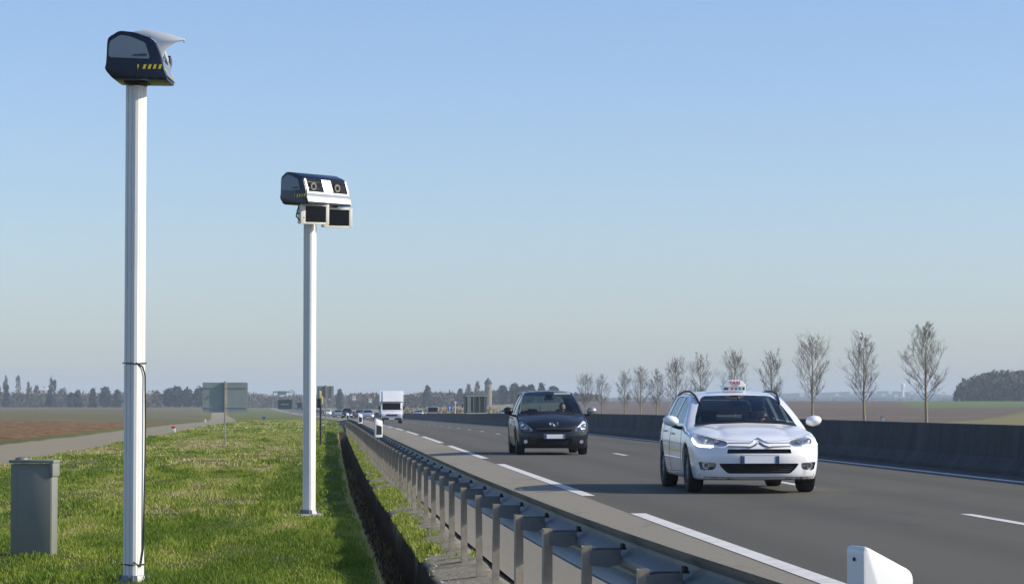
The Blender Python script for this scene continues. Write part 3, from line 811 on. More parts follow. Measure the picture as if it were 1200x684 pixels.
# ---------------------------------------------------- white taxi (estate car)
def taxi():
    root = empty('taxi', (5.87, 37.2, 0), 'white estate car with a TAXI roof sign driving towards the camera', 'taxi')
    P_ = dict(L=4.82, H=1.48, belt=.93, beltrise=.02, shoulder=.045, tumble=.50, barrel=.045, zw=.60, soft=.020, cowl=1.22,
        top=[(0, .66), (.12, .735), (.35, .82), (.7, .895), (1.05, .95), (1.22, .985), (1.45, 1.10), (1.75, 1.245), (2.0, 1.345), (2.25, 1.415), (2.7, 1.458), (3.3, 1.46), (3.9, 1.43), (4.4, 1.37), (4.7, 1.32), (5, 1.28)],
        cross=[(0, .16), (.9, .10), (1.3, .17), (2.0, .17), (2.5, .12), (4, .12), (5, .16)],
        plan=[(0, .80), (.35, .885), (.9, .925), (2.4, .93), (3.9, .925), (4.4, .88), (4.8, .80)],
        front=[(.14, .16), (.22, .06), (.32, .015), (.46, 0), (.56, .005), (.62, .02), (.68, .02), (.73, .07), (.80, .25), (.9, .8)], fplan=(.36, 3.0),
        rear=[(.15, .12), (.3, .02), (.55, 0), (.7, .04), (.95, .07), (1.1, .16), (1.3, .42), (1.4, .5)],
        bumps=[lambda a, y: .035 * np.exp(-((a - .70) / .13) ** 2) * sstep(.05, .5, y) * (1 - sstep(1.1, 1.35, y)),
               lambda a, y: -.012 * np.exp(-((a - .46) / .06) ** 2) * sstep(.25, .6, y) * (1 - sstep(1.0, 1.2, y))],
        fbumps=[lambda a, z: .016 * (1 - sstep(.62, .68, a)) * np.exp(-((z - .36) / .11) ** 2)])
    sh = Shell(P_, .036)
    # openings, drawn in the view given
    ws = rounded([(-.735, .955), (-.50, .985), (0, 1.0), (.50, .985), (.735, .955), (.70, 1.06), (.615, 1.23), (.545, 1.335), (.48, 1.372), (0, 1.385), (-.48, 1.372), (-.545, 1.335), (-.615, 1.23), (-.70, 1.06)], .03, 3)
    rw = rounded([(-.62, 1.02), (.62, 1.02), (.54, 1.27), (.45, 1.32), (-.45, 1.32), (-.54, 1.27)], .05, 3)
    W1 = rounded([(1.60, .965), (2.72, .985), (2.70, 1.36), (2.42, 1.35), (2.05, 1.24)], .03)
    W2 = rounded([(2.80, .987), (3.58, 1.0), (3.60, 1.36), (2.79, 1.368)], .03)
    W3 = rounded([(3.68, 1.005), (4.30, 1.04), (4.18, 1.22), (3.98, 1.335), (3.70, 1.355)], .04)
    hl = rounded([(-.895, .80), (-.82, .825), (-.62, .775), (-.46, .735), (-.425, .705), (-.47, .665), (-.62, .655), (-.66, .635), (-.84, .655), (-.885, .70)], .02)
    slot = rounded([(-.44, .625), (.44, .625), (.455, .565), (-.455, .565)], .015)
    intake = rounded([(-.565, .425), (.565, .425), (.53, .37), (.44, .285), (-.44, .285), (-.53, .37)], .03)
    fog = rounded([(-.83, .445), (-.60, .43), (-.60, .37), (-.64, .335), (-.80, .335)], .02)
    cut = []
    b = NB(); prism(b, ws, 'y', 1.05, 2.9); prism(b, rw, 'y', 3.9, 5.3)
    for o_ in (hl, mirror(hl), fog, mirror(fog)): prism(b, o_, 'y', -.2, .62)
    prism(b, slot, 'y', -.2, .16); prism(b, intake, 'y', -.2, .16); cut.append(b)
    b = NB()
    for o_ in (W1, W2, W3): prism(b, o_, 'x', -1.3, 1.3)
    cut.append(b)
    b = NB(); rw_ = .375
    for y_ in (.98, .98 + 2.815):
        for s_ in (-1, 1): cyl(b, (s_ * .55, y_, .335), (s_ * 1.2, y_, .335), rw_, n=40)
    cut.append(b)
    PW = M['taxi_white']
    shell_object(sh, PW, cut, root)
    # wheel housings
    for y_ in (.98, .98 + 2.815):
        for s_ in (-1, 1):
            bm = NB(); cyl(bm, (s_ * .56, y_, .335), (s_ * .885, y_, .335), rw_ + .012, n=32, caps=False)
            cyl(bm, (s_ * .56, y_, .335), (s_ * .565, y_, .335), rw_ + .01, n=32)
            for v in bm.verts: v.co.z = max(v.co.z, .2)
            obj('wheel_housing', bm, M['black'], root)
    add_wheels(root, wheel_meshes(.33, .215, 10, M['galv']), .80, (.98, .98 + 2.815), .33)
    grow = lambda pts, k: [(a * (1 + k), (b - 1.17) * (1 + k) + 1.17) for a, b in pts]
    sh.patch('windscreen', ws, 'f', M['carglass'], root, off=-.006, g=.06)
    sh.patch('rear_window', rw, 'r', M['carglass'], root, off=-.006, g=.06)
    for side in 'LR':
        for o_ in (W1, W2, W3): sh.patch('side_window', o_, side, M['sideglass'], root, off=-.008, g=.08)
    # cowl strip, wipers
    sh.patch('cowl', [(-.74, .93), (-.5, .965), (0, .982), (.5, .965), (.74, .93), (.735, .962), (.5, .99), (0, 1.008), (-.5, .99), (-.735, .962)], 'f', M['black'], root, off=.002, g=.1)
    sh.line('wiper', [(-.55, .985), (-.1, 1.01), (.05, 1.012)], 'f', .009, M['black'], root, off=.02)
    sh.line('wiper', [(.0, 1.0), (.35, 1.0), (.58, .985)], 'f', .009, M['black'], root, off=.02)
    # lamps
    for s_ in (-1, 1):
        o_ = hl if s_ < 0 else mirror(hl)
        sh.patch('headlight_bowl', o_, 'f', M['reflector'], root, off=-.004, inward=.07, g=.05)
        h = sh.patch('headlight', o_, 'f', M['lampglass'], root, off=-.004, g=.04)
        for x_, z_, r_ in ((-.73, .725, .05), (-.58, .715, .042)):
            loc, n_ = sh.proj(s_ * -x_, z_, 'f'); bm = NB()
            cyl(bm, loc + Vector((0, .02, 0)), loc + Vector((0, .10, 0)), r_, r_ * .8, n=20)
            obj('lamp_ring', bm, M['silver'], h, smooth=50)
            bm = NB(); bmesh.ops.create_uvsphere(bm, u_segments=14, v_segments=8, radius=r_ * .8)
            bmesh.ops.translate(bm, vec=loc + Vector((0, .05, 0)), verts=bm.verts[:]); obj('lamp_lens', bm, M['lamp_lens'], h, smooth=80)
        el = [(-.885, .79), (-.865, .79), (-.85, .69), (-.63, .675), (-.625, .655), (-.665, .645), (-.85, .655), (-.88, .69)]
        if s_ > 0: el = mirror(el)
        sh.patch('daytime_lamp', el, 'f', M['drl'], h, off=-.004, inward=.02, g=.04)
        o_ = fog if s_ < 0 else mirror(fog)
        sh.patch('fog_lamp_recess', o_, 'f', M['silver'], root, off=-.002, inward=.05, g=.05)
        loc, n_ = sh.proj(s_ * .73, .395, 'f'); bm = NB(); cyl(bm, loc + Vector((0, .012, 0)), loc + Vector((0, .05, 0)), .042, n=20)
        fl = obj('fog_lamp', bm, M['reflector'], root, smooth=50)
        bm = NB(); cyl(bm, loc + Vector((0, .008, 0)), loc + Vector((0, .012, 0)), .034, n=20); obj('lens', bm, M['lens'], fl)
        tr = [(-.68, .375), (-.62, .375), (-.61, .35), (-.66, .335), (-.71, .335)]
        sh.patch('fog_lamp_vent', tr if s_ < 0 else mirror(tr), 'f', M['black'], root, off=.0, inward=.03, g=.05)
        sh.line('bumper_strip', [(s_ * .905, .285), (s_ * .86, .27), (s_ * .80, .265)], 'f', .008, M['black'], root, off=.002)
    # grille
    def pocket(o_, dep, name, nsl, z0, z1, half):
        bm = NB(); x0 = min(a for a, _ in o_); x1 = max(a for a, _ in o_)
        box(bm, ((x0 + x1) / 2, .16 + dep, (z0 + z1) / 2), (x1 - x0 + .1, .02, z1 - z0 + .08)); g_ = obj(name, bm, M['black'], root)
        bm = NB()
        for i in range(nsl):
            zz = z0 + (z1 - z0) * (i + 1) / (nsl + 1); hw = half(zz)
            pts = []
            for k in range(17):
                xx = -hw + 2 * hw * k / 16; loc, _ = sh.proj(xx, zz, 'f'); pts.append(loc + Vector((0, .035, 0)))
            tube(bm, pts, .006, 6)
        obj('grille_slat', bm, M['dash'], g_, smooth=50)
    pocket(slot, 0, 'upper_grille', 1, .565, .625, lambda z: .44)
    pocket(intake, 0, 'lower_grille', 4, .285, .425, lambda z: .42 + (z - .285) * .9)
    # chrome bar with double chevron
    for dz in (.0, -.050):
        p = [(-.43, .705 + dz), (-.20, .705 + dz), (-.125, .705 + dz), (-.075, .722 + dz), (0, .768 + dz), (.075, .722 + dz), (.125, .705 + dz), (.20, .705 + dz), (.43, .705 + dz)]
        if dz: p = [(-.44, .66), (-.20, .655), (-.13, .648), (-.07, .668), (0, .712), (.07, .668), (.13, .648), (.20, .655), (.44, .66)]
        q = []
        for (a, b_), (c, d_) in zip(p, p[1:]):
            q += [(a + (c - a) * t / 4, b_ + (d_ - b_) * t / 4) for t in range(4)]
        q.append(p[-1]); pts = []
        for a, b_ in q:
            loc, n_ = sh.proj(a, b_, 'f'); pts.append(loc + n_ * .006)
        bm = NB(); tube(bm, pts, [.008 + .006 * math.exp(-(a / .12) ** 2) for a, _ in q], 8)
        obj('chevron_trim', bm, M['chrome'] if dz == 0 else M['galv'], root, smooth=60)
    # number plate
    loc, _ = sh.proj(0, .478, 'f'); yy = loc.y - .012
    bm = NB(); box(bm, (0, yy, .478), (.52, .012, .105), .004); pl = obj('number_plate', bm, M['plate'], root)
    for s_ in (-1, 1):
        bm = NB(); box(bm, (s_ * .238, yy - .0075, .478), (.044, .004, .10)); obj('plate_band', bm, M['plate_blue'], pl)
    bm = NB(); box(bm, (0, yy + .008, .478), (.545, .012, .12), .004); obj('plate_frame', bm, M['black'], pl)
    # underside apron
    sh.patch('lower_lip', [(-.80, .20), (.80, .20), (.82, .245), (.6, .235), (-.6, .235), (-.82, .245)], 'f', M['black'], root, off=.004, g=.08)
    sh.line('bonnet_seam', [(-.84, .835), (-.66, .795), (-.44, .75), (-.30, .738), (0, .735), (.30, .738), (.44, .75), (.66, .795), (.84, .835)], 'f', .004, M['black'], root, off=-.001)
    door_lines(sh, root, [[(1.62, .955), (1.50, .80), (1.46, .50), (1.56, .30), (2.70, .27), (2.76, .5), (2.75, .985)], [(2.78, .27), (3.38, .27), (3.44, .5), (3.70, .75), (3.66, 1.0)]], [(2.50, .82), (3.42, .85)], M['taxi_white'])
    for side in 'LR': sh.line('side_moulding', [(1.5, .47), (2.6, .48), (3.3, .48)], side, .012, M['taxi_white'], root, off=.004)
    for s_ in (-1, 1): side_mirror(root, s_ * 1.045, 1.62, 1.01, s_, M['taxi_white'], .235, .155)
    # roof rails
    for s_ in (-1, 1):
        pts = []
        for i in range(25):
            t = i / 24; y_ = 1.93 + 2.3 * t; lift = .030 * min(1, (math.sin(math.pi * t)) ** .5 if 0 < t < 1 else 0)
            loc, _ = sh.proj(s_ * (.592 + .03 * min(1, t * 5)), y_, 't'); pts.append(loc + Vector((0, 0, lift + .004)))
        bm = NB(); tube(bm, pts, .017, 8); obj('roof_rail', bm, M['black'], root, smooth=60)
    # taxi roof sign
    zr_ = 1.452; y_ = 2.45; bm = NB()
    prism(bm, rounded([(-.172, zr_ + .055), (-.172, zr_ + .082), (-.12, zr_ + .140), (-.08, zr_ + .158), (.08, zr_ + .158), (.12, zr_ + .140), (.172, zr_ + .082), (.172, zr_ + .055)], .015), 'y', y_ - .09, y_ + .09, .008)
    prism(bm, [(-.170, zr_ - .005), (.170, zr_ - .005), (.165, zr_ + .054), (-.165, zr_ + .054)], 'y', y_ - .075, y_ + .075, .006)
    rs = obj('roof_sign', bm, M['white_pl'], root, smooth=40)
    text_obj('letters', 'TAXI', .066, .0015, M['red'], rs, (0, y_ - .093, zr_ + .112), (R(90), 0, 0), 1.1)
    bm = NB(); box(bm, (0, y_ - .092, zr_ + .072), (.10, .003, .007)); obj('sign_line', bm, M['black'], rs)
    for x_, mm in ((-.145, 'black'), (-.112, 'dash'), (-.04, 'red'), (.018, 'blue_pl'), (.075, 'green_pl'), (.135, 'black')):
        bm = NB(); cyl(bm, (x_, y_ - .09, zr_ + .026), (x_, y_ - .07, zr_ + .026), .017, n=14); obj('sign_lamp', bm, M[mm], rs)
    interior(root, P_, 2.25, .93)
    bm = NB(); box(bm, (0, 1.98, 1.27), (.24, .03, .065), .015); cyl(bm, (0, 1.98, 1.27), (0, 2.02, 1.37), .012); obj('rear_view_mirror', bm, M['black'], root)
    sh.patch('windscreen_sticker', [(-.68, 1.0), (-.64, 1.0), (-.61, 1.08), (-.64, 1.08)], 'f', M['green_pl'], root, off=-.012)
    sh.patch('windscreen_sticker', [(.50, 1.045), (.62, 1.035), (.60, 1.08), (.50, 1.09)], 'f', M['panel'], root, off=-.012)
    bm = NB()
    cyl(bm, (-.45, 4.3, .30), (-.45, 4.8, .28), .03); cyl(bm, (0, .9, .24), (0, 4.2, .24), .06); box(bm, (0, .7, .235), (1.1, .8, .07)); box(bm, (0, 3.8, .28), (1.2, .15, .1))
    obj('underbody', bm, M['black'], root)
    return root
taxi()

# ---------------------------------------------------- dark people carrier
def mpv():
    root = empty('people_carrier', (5.38, 66.8, 0), 'dark grey people carrier with a lion badge driving towards the camera behind the white taxi', 'car')
    P_ = dict(L=4.53, H=1.64, belt=1.0, beltrise=.02, shoulder=.04, tumble=.36, barrel=.05, zw=.62, soft=.024, cowl=.98,
        top=[(0, .72), (.10, .80), (.3, .90), (.6, .985), (.85, 1.03), (1.0, 1.065), (1.3, 1.24), (1.6, 1.40), (1.9, 1.52), (2.15, 1.59), (2.6, 1.625), (3.3, 1.625), (4.0, 1.59), (4.5, 1.53), (5, 1.5)],
        cross=[(0, .24), (.8, .16), (1.1, .16), (2.0, .14), (2.4, .10), (5, .12)],
        plan=[(0, .82), (.35, .885), (.9, .915), (2.4, .92), (3.7, .915), (4.2, .88), (4.5, .80)],
        front=[(.1, .12), (.2, .04), (.35, .0), (.5, 0), (.6, .015), (.68, .03), (.78, .07), (.85, .17), (.95, .42), (1.05, .8)], fplan=(.34, 2.8),
        rear=[(.1, .1), (.25, .02), (.5, 0), (.7, .05), (1.0, .08), (1.3, .2), (1.5, .36), (1.6, .42)], zbot=.17)
    sh = Shell(P_, .045)
    ws = rounded([(-.765, 1.01), (-.5, 1.045), (0, 1.06), (.5, 1.045), (.765, 1.01), (.72, 1.2), (.64, 1.44), (.58, 1.535), (.5, 1.565), (0, 1.58), (-.5, 1.565), (-.58, 1.535), (-.64, 1.44), (-.72, 1.2)], .03, 3)
    rw = rounded([(-.64, 1.08), (.64, 1.08), (.56, 1.42), (.46, 1.48), (-.46, 1.48), (-.56, 1.42)], .05, 3)
    W1 = rounded([(1.15, 1.03), (1.55, 1.04), (1.55, 1.27)], .03)
    W2 = rounded([(1.62, 1.04), (2.50, 1.055), (2.50, 1.50), (2.05, 1.49), (1.62, 1.31)], .03)
    W3 = rounded([(2.58, 1.055), (3.38, 1.07), (3.38, 1.50), (2.58, 1.505)], .03)
    W4 = rounded([(3.46, 1.075), (4.0, 1.10), (3.92, 1.35), (3.75, 1.48), (3.46, 1.50)], .03)
    hl = rounded([(-.86, .80), (-.845, .90), (-.80, .90), (-.70, .80), (-.56, .67), (-.52, .60), (-.58, .585), (-.80, .60), (-.86, .66)], .03)
    slot = rounded([(-.44, .645), (.44, .645), (.46, .62), (.38, .575), (-.38, .575), (-.46, .62)], .015)
    intake = rounded([(-.45, .40), (.45, .40), (.42, .27), (.34, .24), (-.34, .24), (-.42, .27)], .03)
    fog = [(-.70 + .075 * math.cos(R(a)), .335 + .068 * math.sin(R(a))) for a in range(0, 360, 20)]
    b = NB(); prism(b, ws, 'y', .86, 2.8); prism(b, rw, 'y', 3.6, 5.0)
    for o_ in (hl, mirror(hl), fog, mirror(fog)): prism(b, o_, 'y', -.2, .62)
    prism(b, slot, 'y', -.2, .18); prism(b, intake, 'y', -.2, .18)
    b2 = NB()
    for o_ in (W1, W2, W3, W4): prism(b2, o_, 'x', -1.3, 1.3)
    b3 = NB(); ya = (.94, .94 + 2.727); r_ = .33; ra = .385
    for y_ in ya:
        for s_ in (-1, 1): cyl(b3, (s_ * .55, y_, .34), (s_ * 1.2, y_, .34), ra, n=40)
    shell_object(sh, M['car_dark'], [b, b2, b3], root)
    for y_ in ya:
        for s_ in (-1, 1):
            bm = NB(); cyl(bm, (s_ * .56, y_, .34), (s_ * .87, y_, .34), ra + .012, n=32, caps=False); cyl(bm, (s_ * .56, y_, .34), (s_ * .565, y_, .34), ra + .01, n=32)
            for v in bm.verts: v.co.z = max(v.co.z, .18)
            obj('wheel_housing', bm, M['black'], root)
    add_wheels(root, wheel_meshes(.33, .21, 7, M['silver']), .79, ya, .33)
    sh.patch('windscreen', ws, 'f', M['carglass'], root, off=-.006, g=.07); sh.patch('rear_window', rw, 'r', M['carglass'], root, off=-.006, g=.07)
    for side in 'LR':
        for o_ in (W1, W2, W3, W4): sh.patch('side_window', o_, side, M['sideglass'], root, off=-.008, g=.09)
    sh.patch('cowl', [(-.77, .985), (-.5, 1.02), (0, 1.04), (.5, 1.02), (.77, .985), (.765, 1.02), (.5, 1.055), (0, 1.07), (-.5, 1.055), (-.765, 1.02)], 'f', M['black'], root, off=.002, g=.1)
    sh.line('wiper', [(-.6, 1.03), (0, 1.075)], 'f', .009, M['black'], root, off=.02); sh.line('wiper', [(.6, 1.03), (0.1, 1.075)], 'f', .009, M['black'], root, off=.02)
    for s_ in (-1, 1):
        o_ = hl if s_ < 0 else mirror(hl)
        sh.patch('headlight_bowl', o_, 'f', M['reflector'], root, off=-.004, inward=.08, g=.05)
        h = sh.patch('headlight', o_, 'f', M['lampglass'], root, off=-.003, g=.04)
        for x_, z_, rr in ((.77, .72, .062), (.65, .66, .045)):
            loc, n_ = sh.proj(s_ * x_, z_, 'f'); bm = NB(); cyl(bm, loc + Vector((0, .03, 0)), loc + Vector((0, .10, 0)), rr, rr * .8, n=20); obj('lamp_ring', bm, M['silver'], h, smooth=50)
            bm = NB(); bmesh.ops.create_uvsphere(bm, u_segments=14, v_segments=8, radius=rr * .8); bmesh.ops.translate(bm, vec=loc + Vector((0, .055, 0)), verts=bm.verts[:]); obj('lamp_lens', bm, M['lamp_lens'], h, smooth=80)
        fx = [(-.82, .605), (-.58, .60), (-.60, .625), (-.80, .64)]
        sh.patch('headlight_trim', fx if s_ < 0 else mirror(fx), 'f', M['black'], h, off=.0, inward=.02, g=.05)
        loc, n_ = sh.proj(s_ * .70, .335, 'f'); bm = NB(); cyl(bm, loc + Vector((0, .0, 0)), loc + Vector((0, .09, 0)), .068, .06, n=24, caps=False); cyl(bm, loc + Vector((0, .05, 0)), loc + Vector((0, .09, 0)), .06, n=24)
        fl = obj('fog_lamp', bm, M['black'], root, smooth=50)
        bm = NB(); cyl(bm, loc + Vector((0, .012, 0)), loc + Vector((0, .04, 0)), .048, n=20); obj('lens', bm, M['reflector'], fl, smooth=50)
    def pocket(name, z0, z1, hw, nsl):
        bm = NB(); box(bm, (0, .17, (z0 + z1) / 2), (2 * hw + .1, .02, z1 - z0 + .08)); g_ = obj(name, bm, M['black'], root); bm = NB()
        for i in range(nsl):
            zz = z0 + (z1 - z0) * (i + 1) / (nsl + 1)
            tube(bm, [sh.proj(-hw * .93 + 2 * hw * .93 * k / 12, zz, 'f')[0] + Vector((0, .03, 0)) for k in range(13)], .007, 6)
        obj('grille_slat', bm, M['dash'], g_, smooth=50)
    pocket('upper_grille', .575, .645, .44, 1); pocket('lower_grille', .24, .40, .42, 4)
    sh.line('grille_trim', [(-.45, .652), (0, .655), (.45, .652)], 'f', .007, M['galv'], root, off=.004)
    # lion badge: upright beast in bright metal on the bonnet edge
    loc, n_ = sh.proj(0, .76, 'f'); q = n_.to_track_quat('Z', 'Y')
    bm = NB()
    def lt(pts, r): tube(bm, [Vector((a, loc.y - .016 + (b_ - .0) * .30, loc.z + b_)) for a, b_ in pts], r, 6)
    lt([(-.02, .045), (-.045, .045), (-.035, .02), (-.01, .0), (.005, -.03), (-.01, -.055)], [.008, .014, .015, .014, .012, .006])
    lt([(-.035, .02), (-.075, .03), (-.085, .045)], [.009, .008, .005]); lt([(-.03, .005), (-.07, -.005), (-.082, .008)], [.009, .007, .005])
    lt([(.005, -.02), (.03, -.04), (.02, -.06)], [.012, .009, .005]); lt([(.005, -.01), (.04, .0), (.06, .035), (.085, .045)], [.010, .006, .006, .008])
    lt([(-.09, .05), (-.10, .0), (-.06, -.045), (0, -.062)], .005); lt([(.09, .05), (.10, .0), (.06, -.045), (0, -.062)], .005)
    obj('lion_badge', bm, M['chrome'], root, smooth=60)
    loc, _ = sh.proj(0, .462, 'f'); yy = loc.y - .014
    bm = NB(); box(bm, (.0, yy, .462), (.52, .012, .105), .004); pl = obj('number_plate', bm, M['plate'], root)
    bm = NB(); box(bm, (-.225, yy - .0075, .462), (.07, .004, .10)); obj('plate_band', bm, M['plate_blue'], pl)
    bm = NB(); box(bm, (.243, yy - .0075, .462), (.03, .004, .10)); obj('plate_band', bm, M['plate_blue'], pl)
    bm = NB(); box(bm, (0, yy + .008, .462), (.55, .012, .125), .004); obj('plate_frame', bm, M['black'], pl)
    sh.patch('lower_lip', [(-.80, .175), (.80, .175), (.84, .225), (.5, .205), (-.5, .205), (-.84, .225)], 'f', M['black'], root, off=.005, g=.08)
    sh.line('bonnet_seam', [(-.82, .93), (-.70, .85), (-.55, .73), (-.45, .675), (0, .665), (.45, .675), (.55, .73), (.70, .85), (.82, .93)], 'f', .004, M['black'], root, off=-.001)
    door_lines(sh, root, [[(1.45, 1.0), (1.40, .6), (1.46, .30), (2.5, .27), (2.55, .5), (2.54, 1.05)], [(2.56, .27), (3.2, .27), (3.28, .5), (3.42, .8), (3.42, 1.07)]], [(2.32, .90), (3.2, .92)], M['car_dark'])
    side_mirror(root, -1.06, 1.35, 1.10, -1, M['car_dark'], .26, .19); side_mirror(root, 1.06, 1.35, 1.10, 1, M['silver'], .26, .19)
    for s_ in (-1, 1):
        pts = []
        for i in range(25):
            t = i / 24; loc, _ = sh.proj(s_ * .64, 2.0 + 2.1 * t, 't'); pts.append(loc + Vector((0, 0, .045 * math.sin(math.pi * t) ** .3 if 0 < t < 1 else 0)))
        bm = NB(); tube(bm, pts, .018, 8); obj('roof_rail', bm, M['silver'], root, smooth=60)
        sh.line('pillar_trim', [(s_ * .79, 1.03), (s_ * .745, 1.2), (s_ * .665, 1.44)], 'f', .010, M['galv'], root, off=.003)
    interior(root, P_, 2.05, 1.0)
    bm = NB(); box(bm, (0, 1.75, 1.40), (.24, .03, .07), .015); prism(bm, [(-.10, 1.52), (.10, 1.52), (.06, 1.42), (-.06, 1.42)], 'y', 1.80, 1.86); obj('rear_view_mirror', bm, M['black'], root)
    bm = NB(); box(bm, (.35, 1.93, 1.535), (.42, .02, .05), .008); obj('sun_visor', bm, M['cream'], root)
    bm = NB(); box(bm, (0, .7, .22), (1.1, .8, .07)); cyl(bm, (0, .9, .23), (0, 4.0, .23), .06); box(bm, (0, 3.65, .28), (1.2, .15, .1)); obj('underbody', bm, M['black'], root)
    return root
mpv()

# ---------------------------------------------------- drivers
def driver(loc, label, cloth, seat_z, sc=1.0, turn=0.0):
    """seated adult facing -y, hands on the wheel; origin at the seat under the hips"""
    J = [(0, 0, .12), (0, .03, .30), (0, .06, .48), (0, .06, .60), (0, .05, .66)]
    v = [Vector(p) for p in J]; e = [(0, 1), (1, 2), (2, 3), (3, 4)]; r = [(.17, .12), (.15, .10), (.17, .10), (.08, .07), (.055, .055)]
    for s_ in (-1, 1):
        b = len(v); v += [Vector((s_ * .19, .05, .54)), Vector((s_ * .25, -.08, .32)), Vector((s_ * .20, -.34, .38)), Vector((s_ * .175, -.42, .42))]
        r += [(.065, .06), (.05, .05), (.038, .036), (.032, .022)]; e += [(2, b), (b, b + 1), (b + 1, b + 2), (b + 2, b + 3)]
        b = len(v); v += [Vector((s_ * .10, -.06, .10)), Vector((s_ * .15, -.48, .14)), Vector((s_ * .14, -.70, -.10)), Vector((s_ * .14, -.80, -.10))]
        r += [(.09, .085), (.062, .06), (.045, .045), (.035, .03)]; e += [(0, b), (b, b + 1), (b + 1, b + 2), (b + 2, b + 3)]
    me = bpy.data.meshes.new('person'); me.from_pydata([tuple(p) for p in v], e, []); o = link(bpy.data.objects.new('person', me))
    o.modifiers.new('s', 'SKIN')
    for i, sv_ in enumerate(me.skin_vertices[0].data): sv_.radius = r[i]; sv_.use_root = (i == 0)
    ss = o.modifiers.new('d', 'SUBSURF'); ss.levels = 2; ss.render_levels = 2
    dg = bpy.context.evaluated_depsgraph_get(); dg.update(); nm = bpy.data.meshes.new_from_object(o.evaluated_get(dg)); o.modifiers.clear()
    bm = NB(); bm.from_mesh(nm)
    for f in bm.faces: f.material_index = 1
    n0 = len(bm.faces)
    g = bmesh.ops.create_uvsphere(bm, u_segments=28, v_segments=20, radius=1)
    for q in g['verts']:
        x, y, z = q.co
        w_ = .076 * (1 - .18 * max(0, -z)); Y_ = y * .097; 
        if y < 0:
            Y_ += -.022 * math.exp(-((x / .16) ** 2) - ((z + .15) / .22) ** 2)          # nose
            Y_ += .010 * (math.exp(-(((abs(x) - .38) / .2) ** 2) - ((z - .05) / .14) ** 2))  # eye sockets
            Y_ += -.006 * math.exp(-((x / .3) ** 2) - ((z + .55) / .08) ** 2)            # lips
            Y_ += -.008 * math.exp(-((x / .3) ** 2) - ((z + .85) / .15) ** 2)            # chin
        X_ = x * w_
        if abs(x) > .93 and abs(z) < .25 and abs(y) < .3: X_ *= 1.13                     # ears
        q.co = Matrix.Rotation(turn, 3, 'Z') @ Vector((X_, Y_, z * .12)) + Vector((0, .03, .765))
    # hands: palm with four fingers wrapped on the wheel and a thumb
    for s_ in (-1, 1):
        base = Vector((s_ * .175, -.42, .42))
        for i, ln in enumerate((.060, .068, .064, .050)):
            a = base + Vector((s_ * .004, -.035, .026 - i * .018))
            tube(bm, [a, a + Vector((0, -ln * .5, .008)), a + Vector((-s_ * ln * .35, -ln * .75, 0)), a + Vector((-s_ * ln * .6, -ln * .5, -.004))], [.009, .0085, .008, .006], 6)
        a = base + Vector((-s_ * .02, -.01, .015)); tube(bm, [a, a + Vector((-s_ * .02, -.025, .02)), a + Vector((-s_ * .022, -.05, .026))], [.011, .010, .007], 6)
    bm.verts.ensure_lookup_table()
    for f in bm.faces:
        c = f.calc_center_median()
        if c.z > .615 or (c.y < -.38 and c.z > .3): f.material_index = 0
        f.smooth = True
    bm.to_mesh(nm); bm.free(); nm.materials.clear(); nm.materials.append(M['skin']); nm.materials.append(cloth); o.data = nm; nm.name = 'person'
    # hair
    bm = NB(); g = bmesh.ops.create_uvsphere(bm, u_segments=24, v_segments=16, radius=1)
    dele = []
    for q in g['verts']:
        x, y, z = q.co
        if (y < -.35 and z < .55) or z < -.35: dele.append(q)
        q.co = Matrix.Rotation(turn, 3, 'Z') @ Vector((x * .083, y * .104 + .004, z * .126)) + Vector((0, .034, .768))
    bmesh.ops.delete(bm, geom=dele, context='VERTS'); bmesh.ops.solidify(bm, geom=bm.faces[:], thickness=.008)
    obj('hair', bm, M['hair'], o, smooth=60)
    eb = NB()
    for s_ in (-1, 1):
        bmesh.ops.create_uvsphere(eb, u_segments=8, v_segments=6, radius=.011, matrix=Matrix.Translation(Matrix.Rotation(turn, 3, 'Z') @ Vector((s_ * .029, -.084, .006)) + Vector((0, .03, .765))))
    obj('eyes', eb, M['black'], o, smooth=60)
    o.location = loc; o.scale = (sc, sc, sc)
    tag(o, label, 'person')
driver((5.87 + .37, 37.2 + 2.22, .36), 'driver of the white taxi, seated behind the wheel in a dark jumper', M['cloth_dark'], .36, .95, R(-12))
driver((5.38 + .37, 66.8 + 2.02, .42), 'driver of the dark people carrier, seated behind the wheel in a blue jacket', M['cloth_blue'], .42, 1.0)
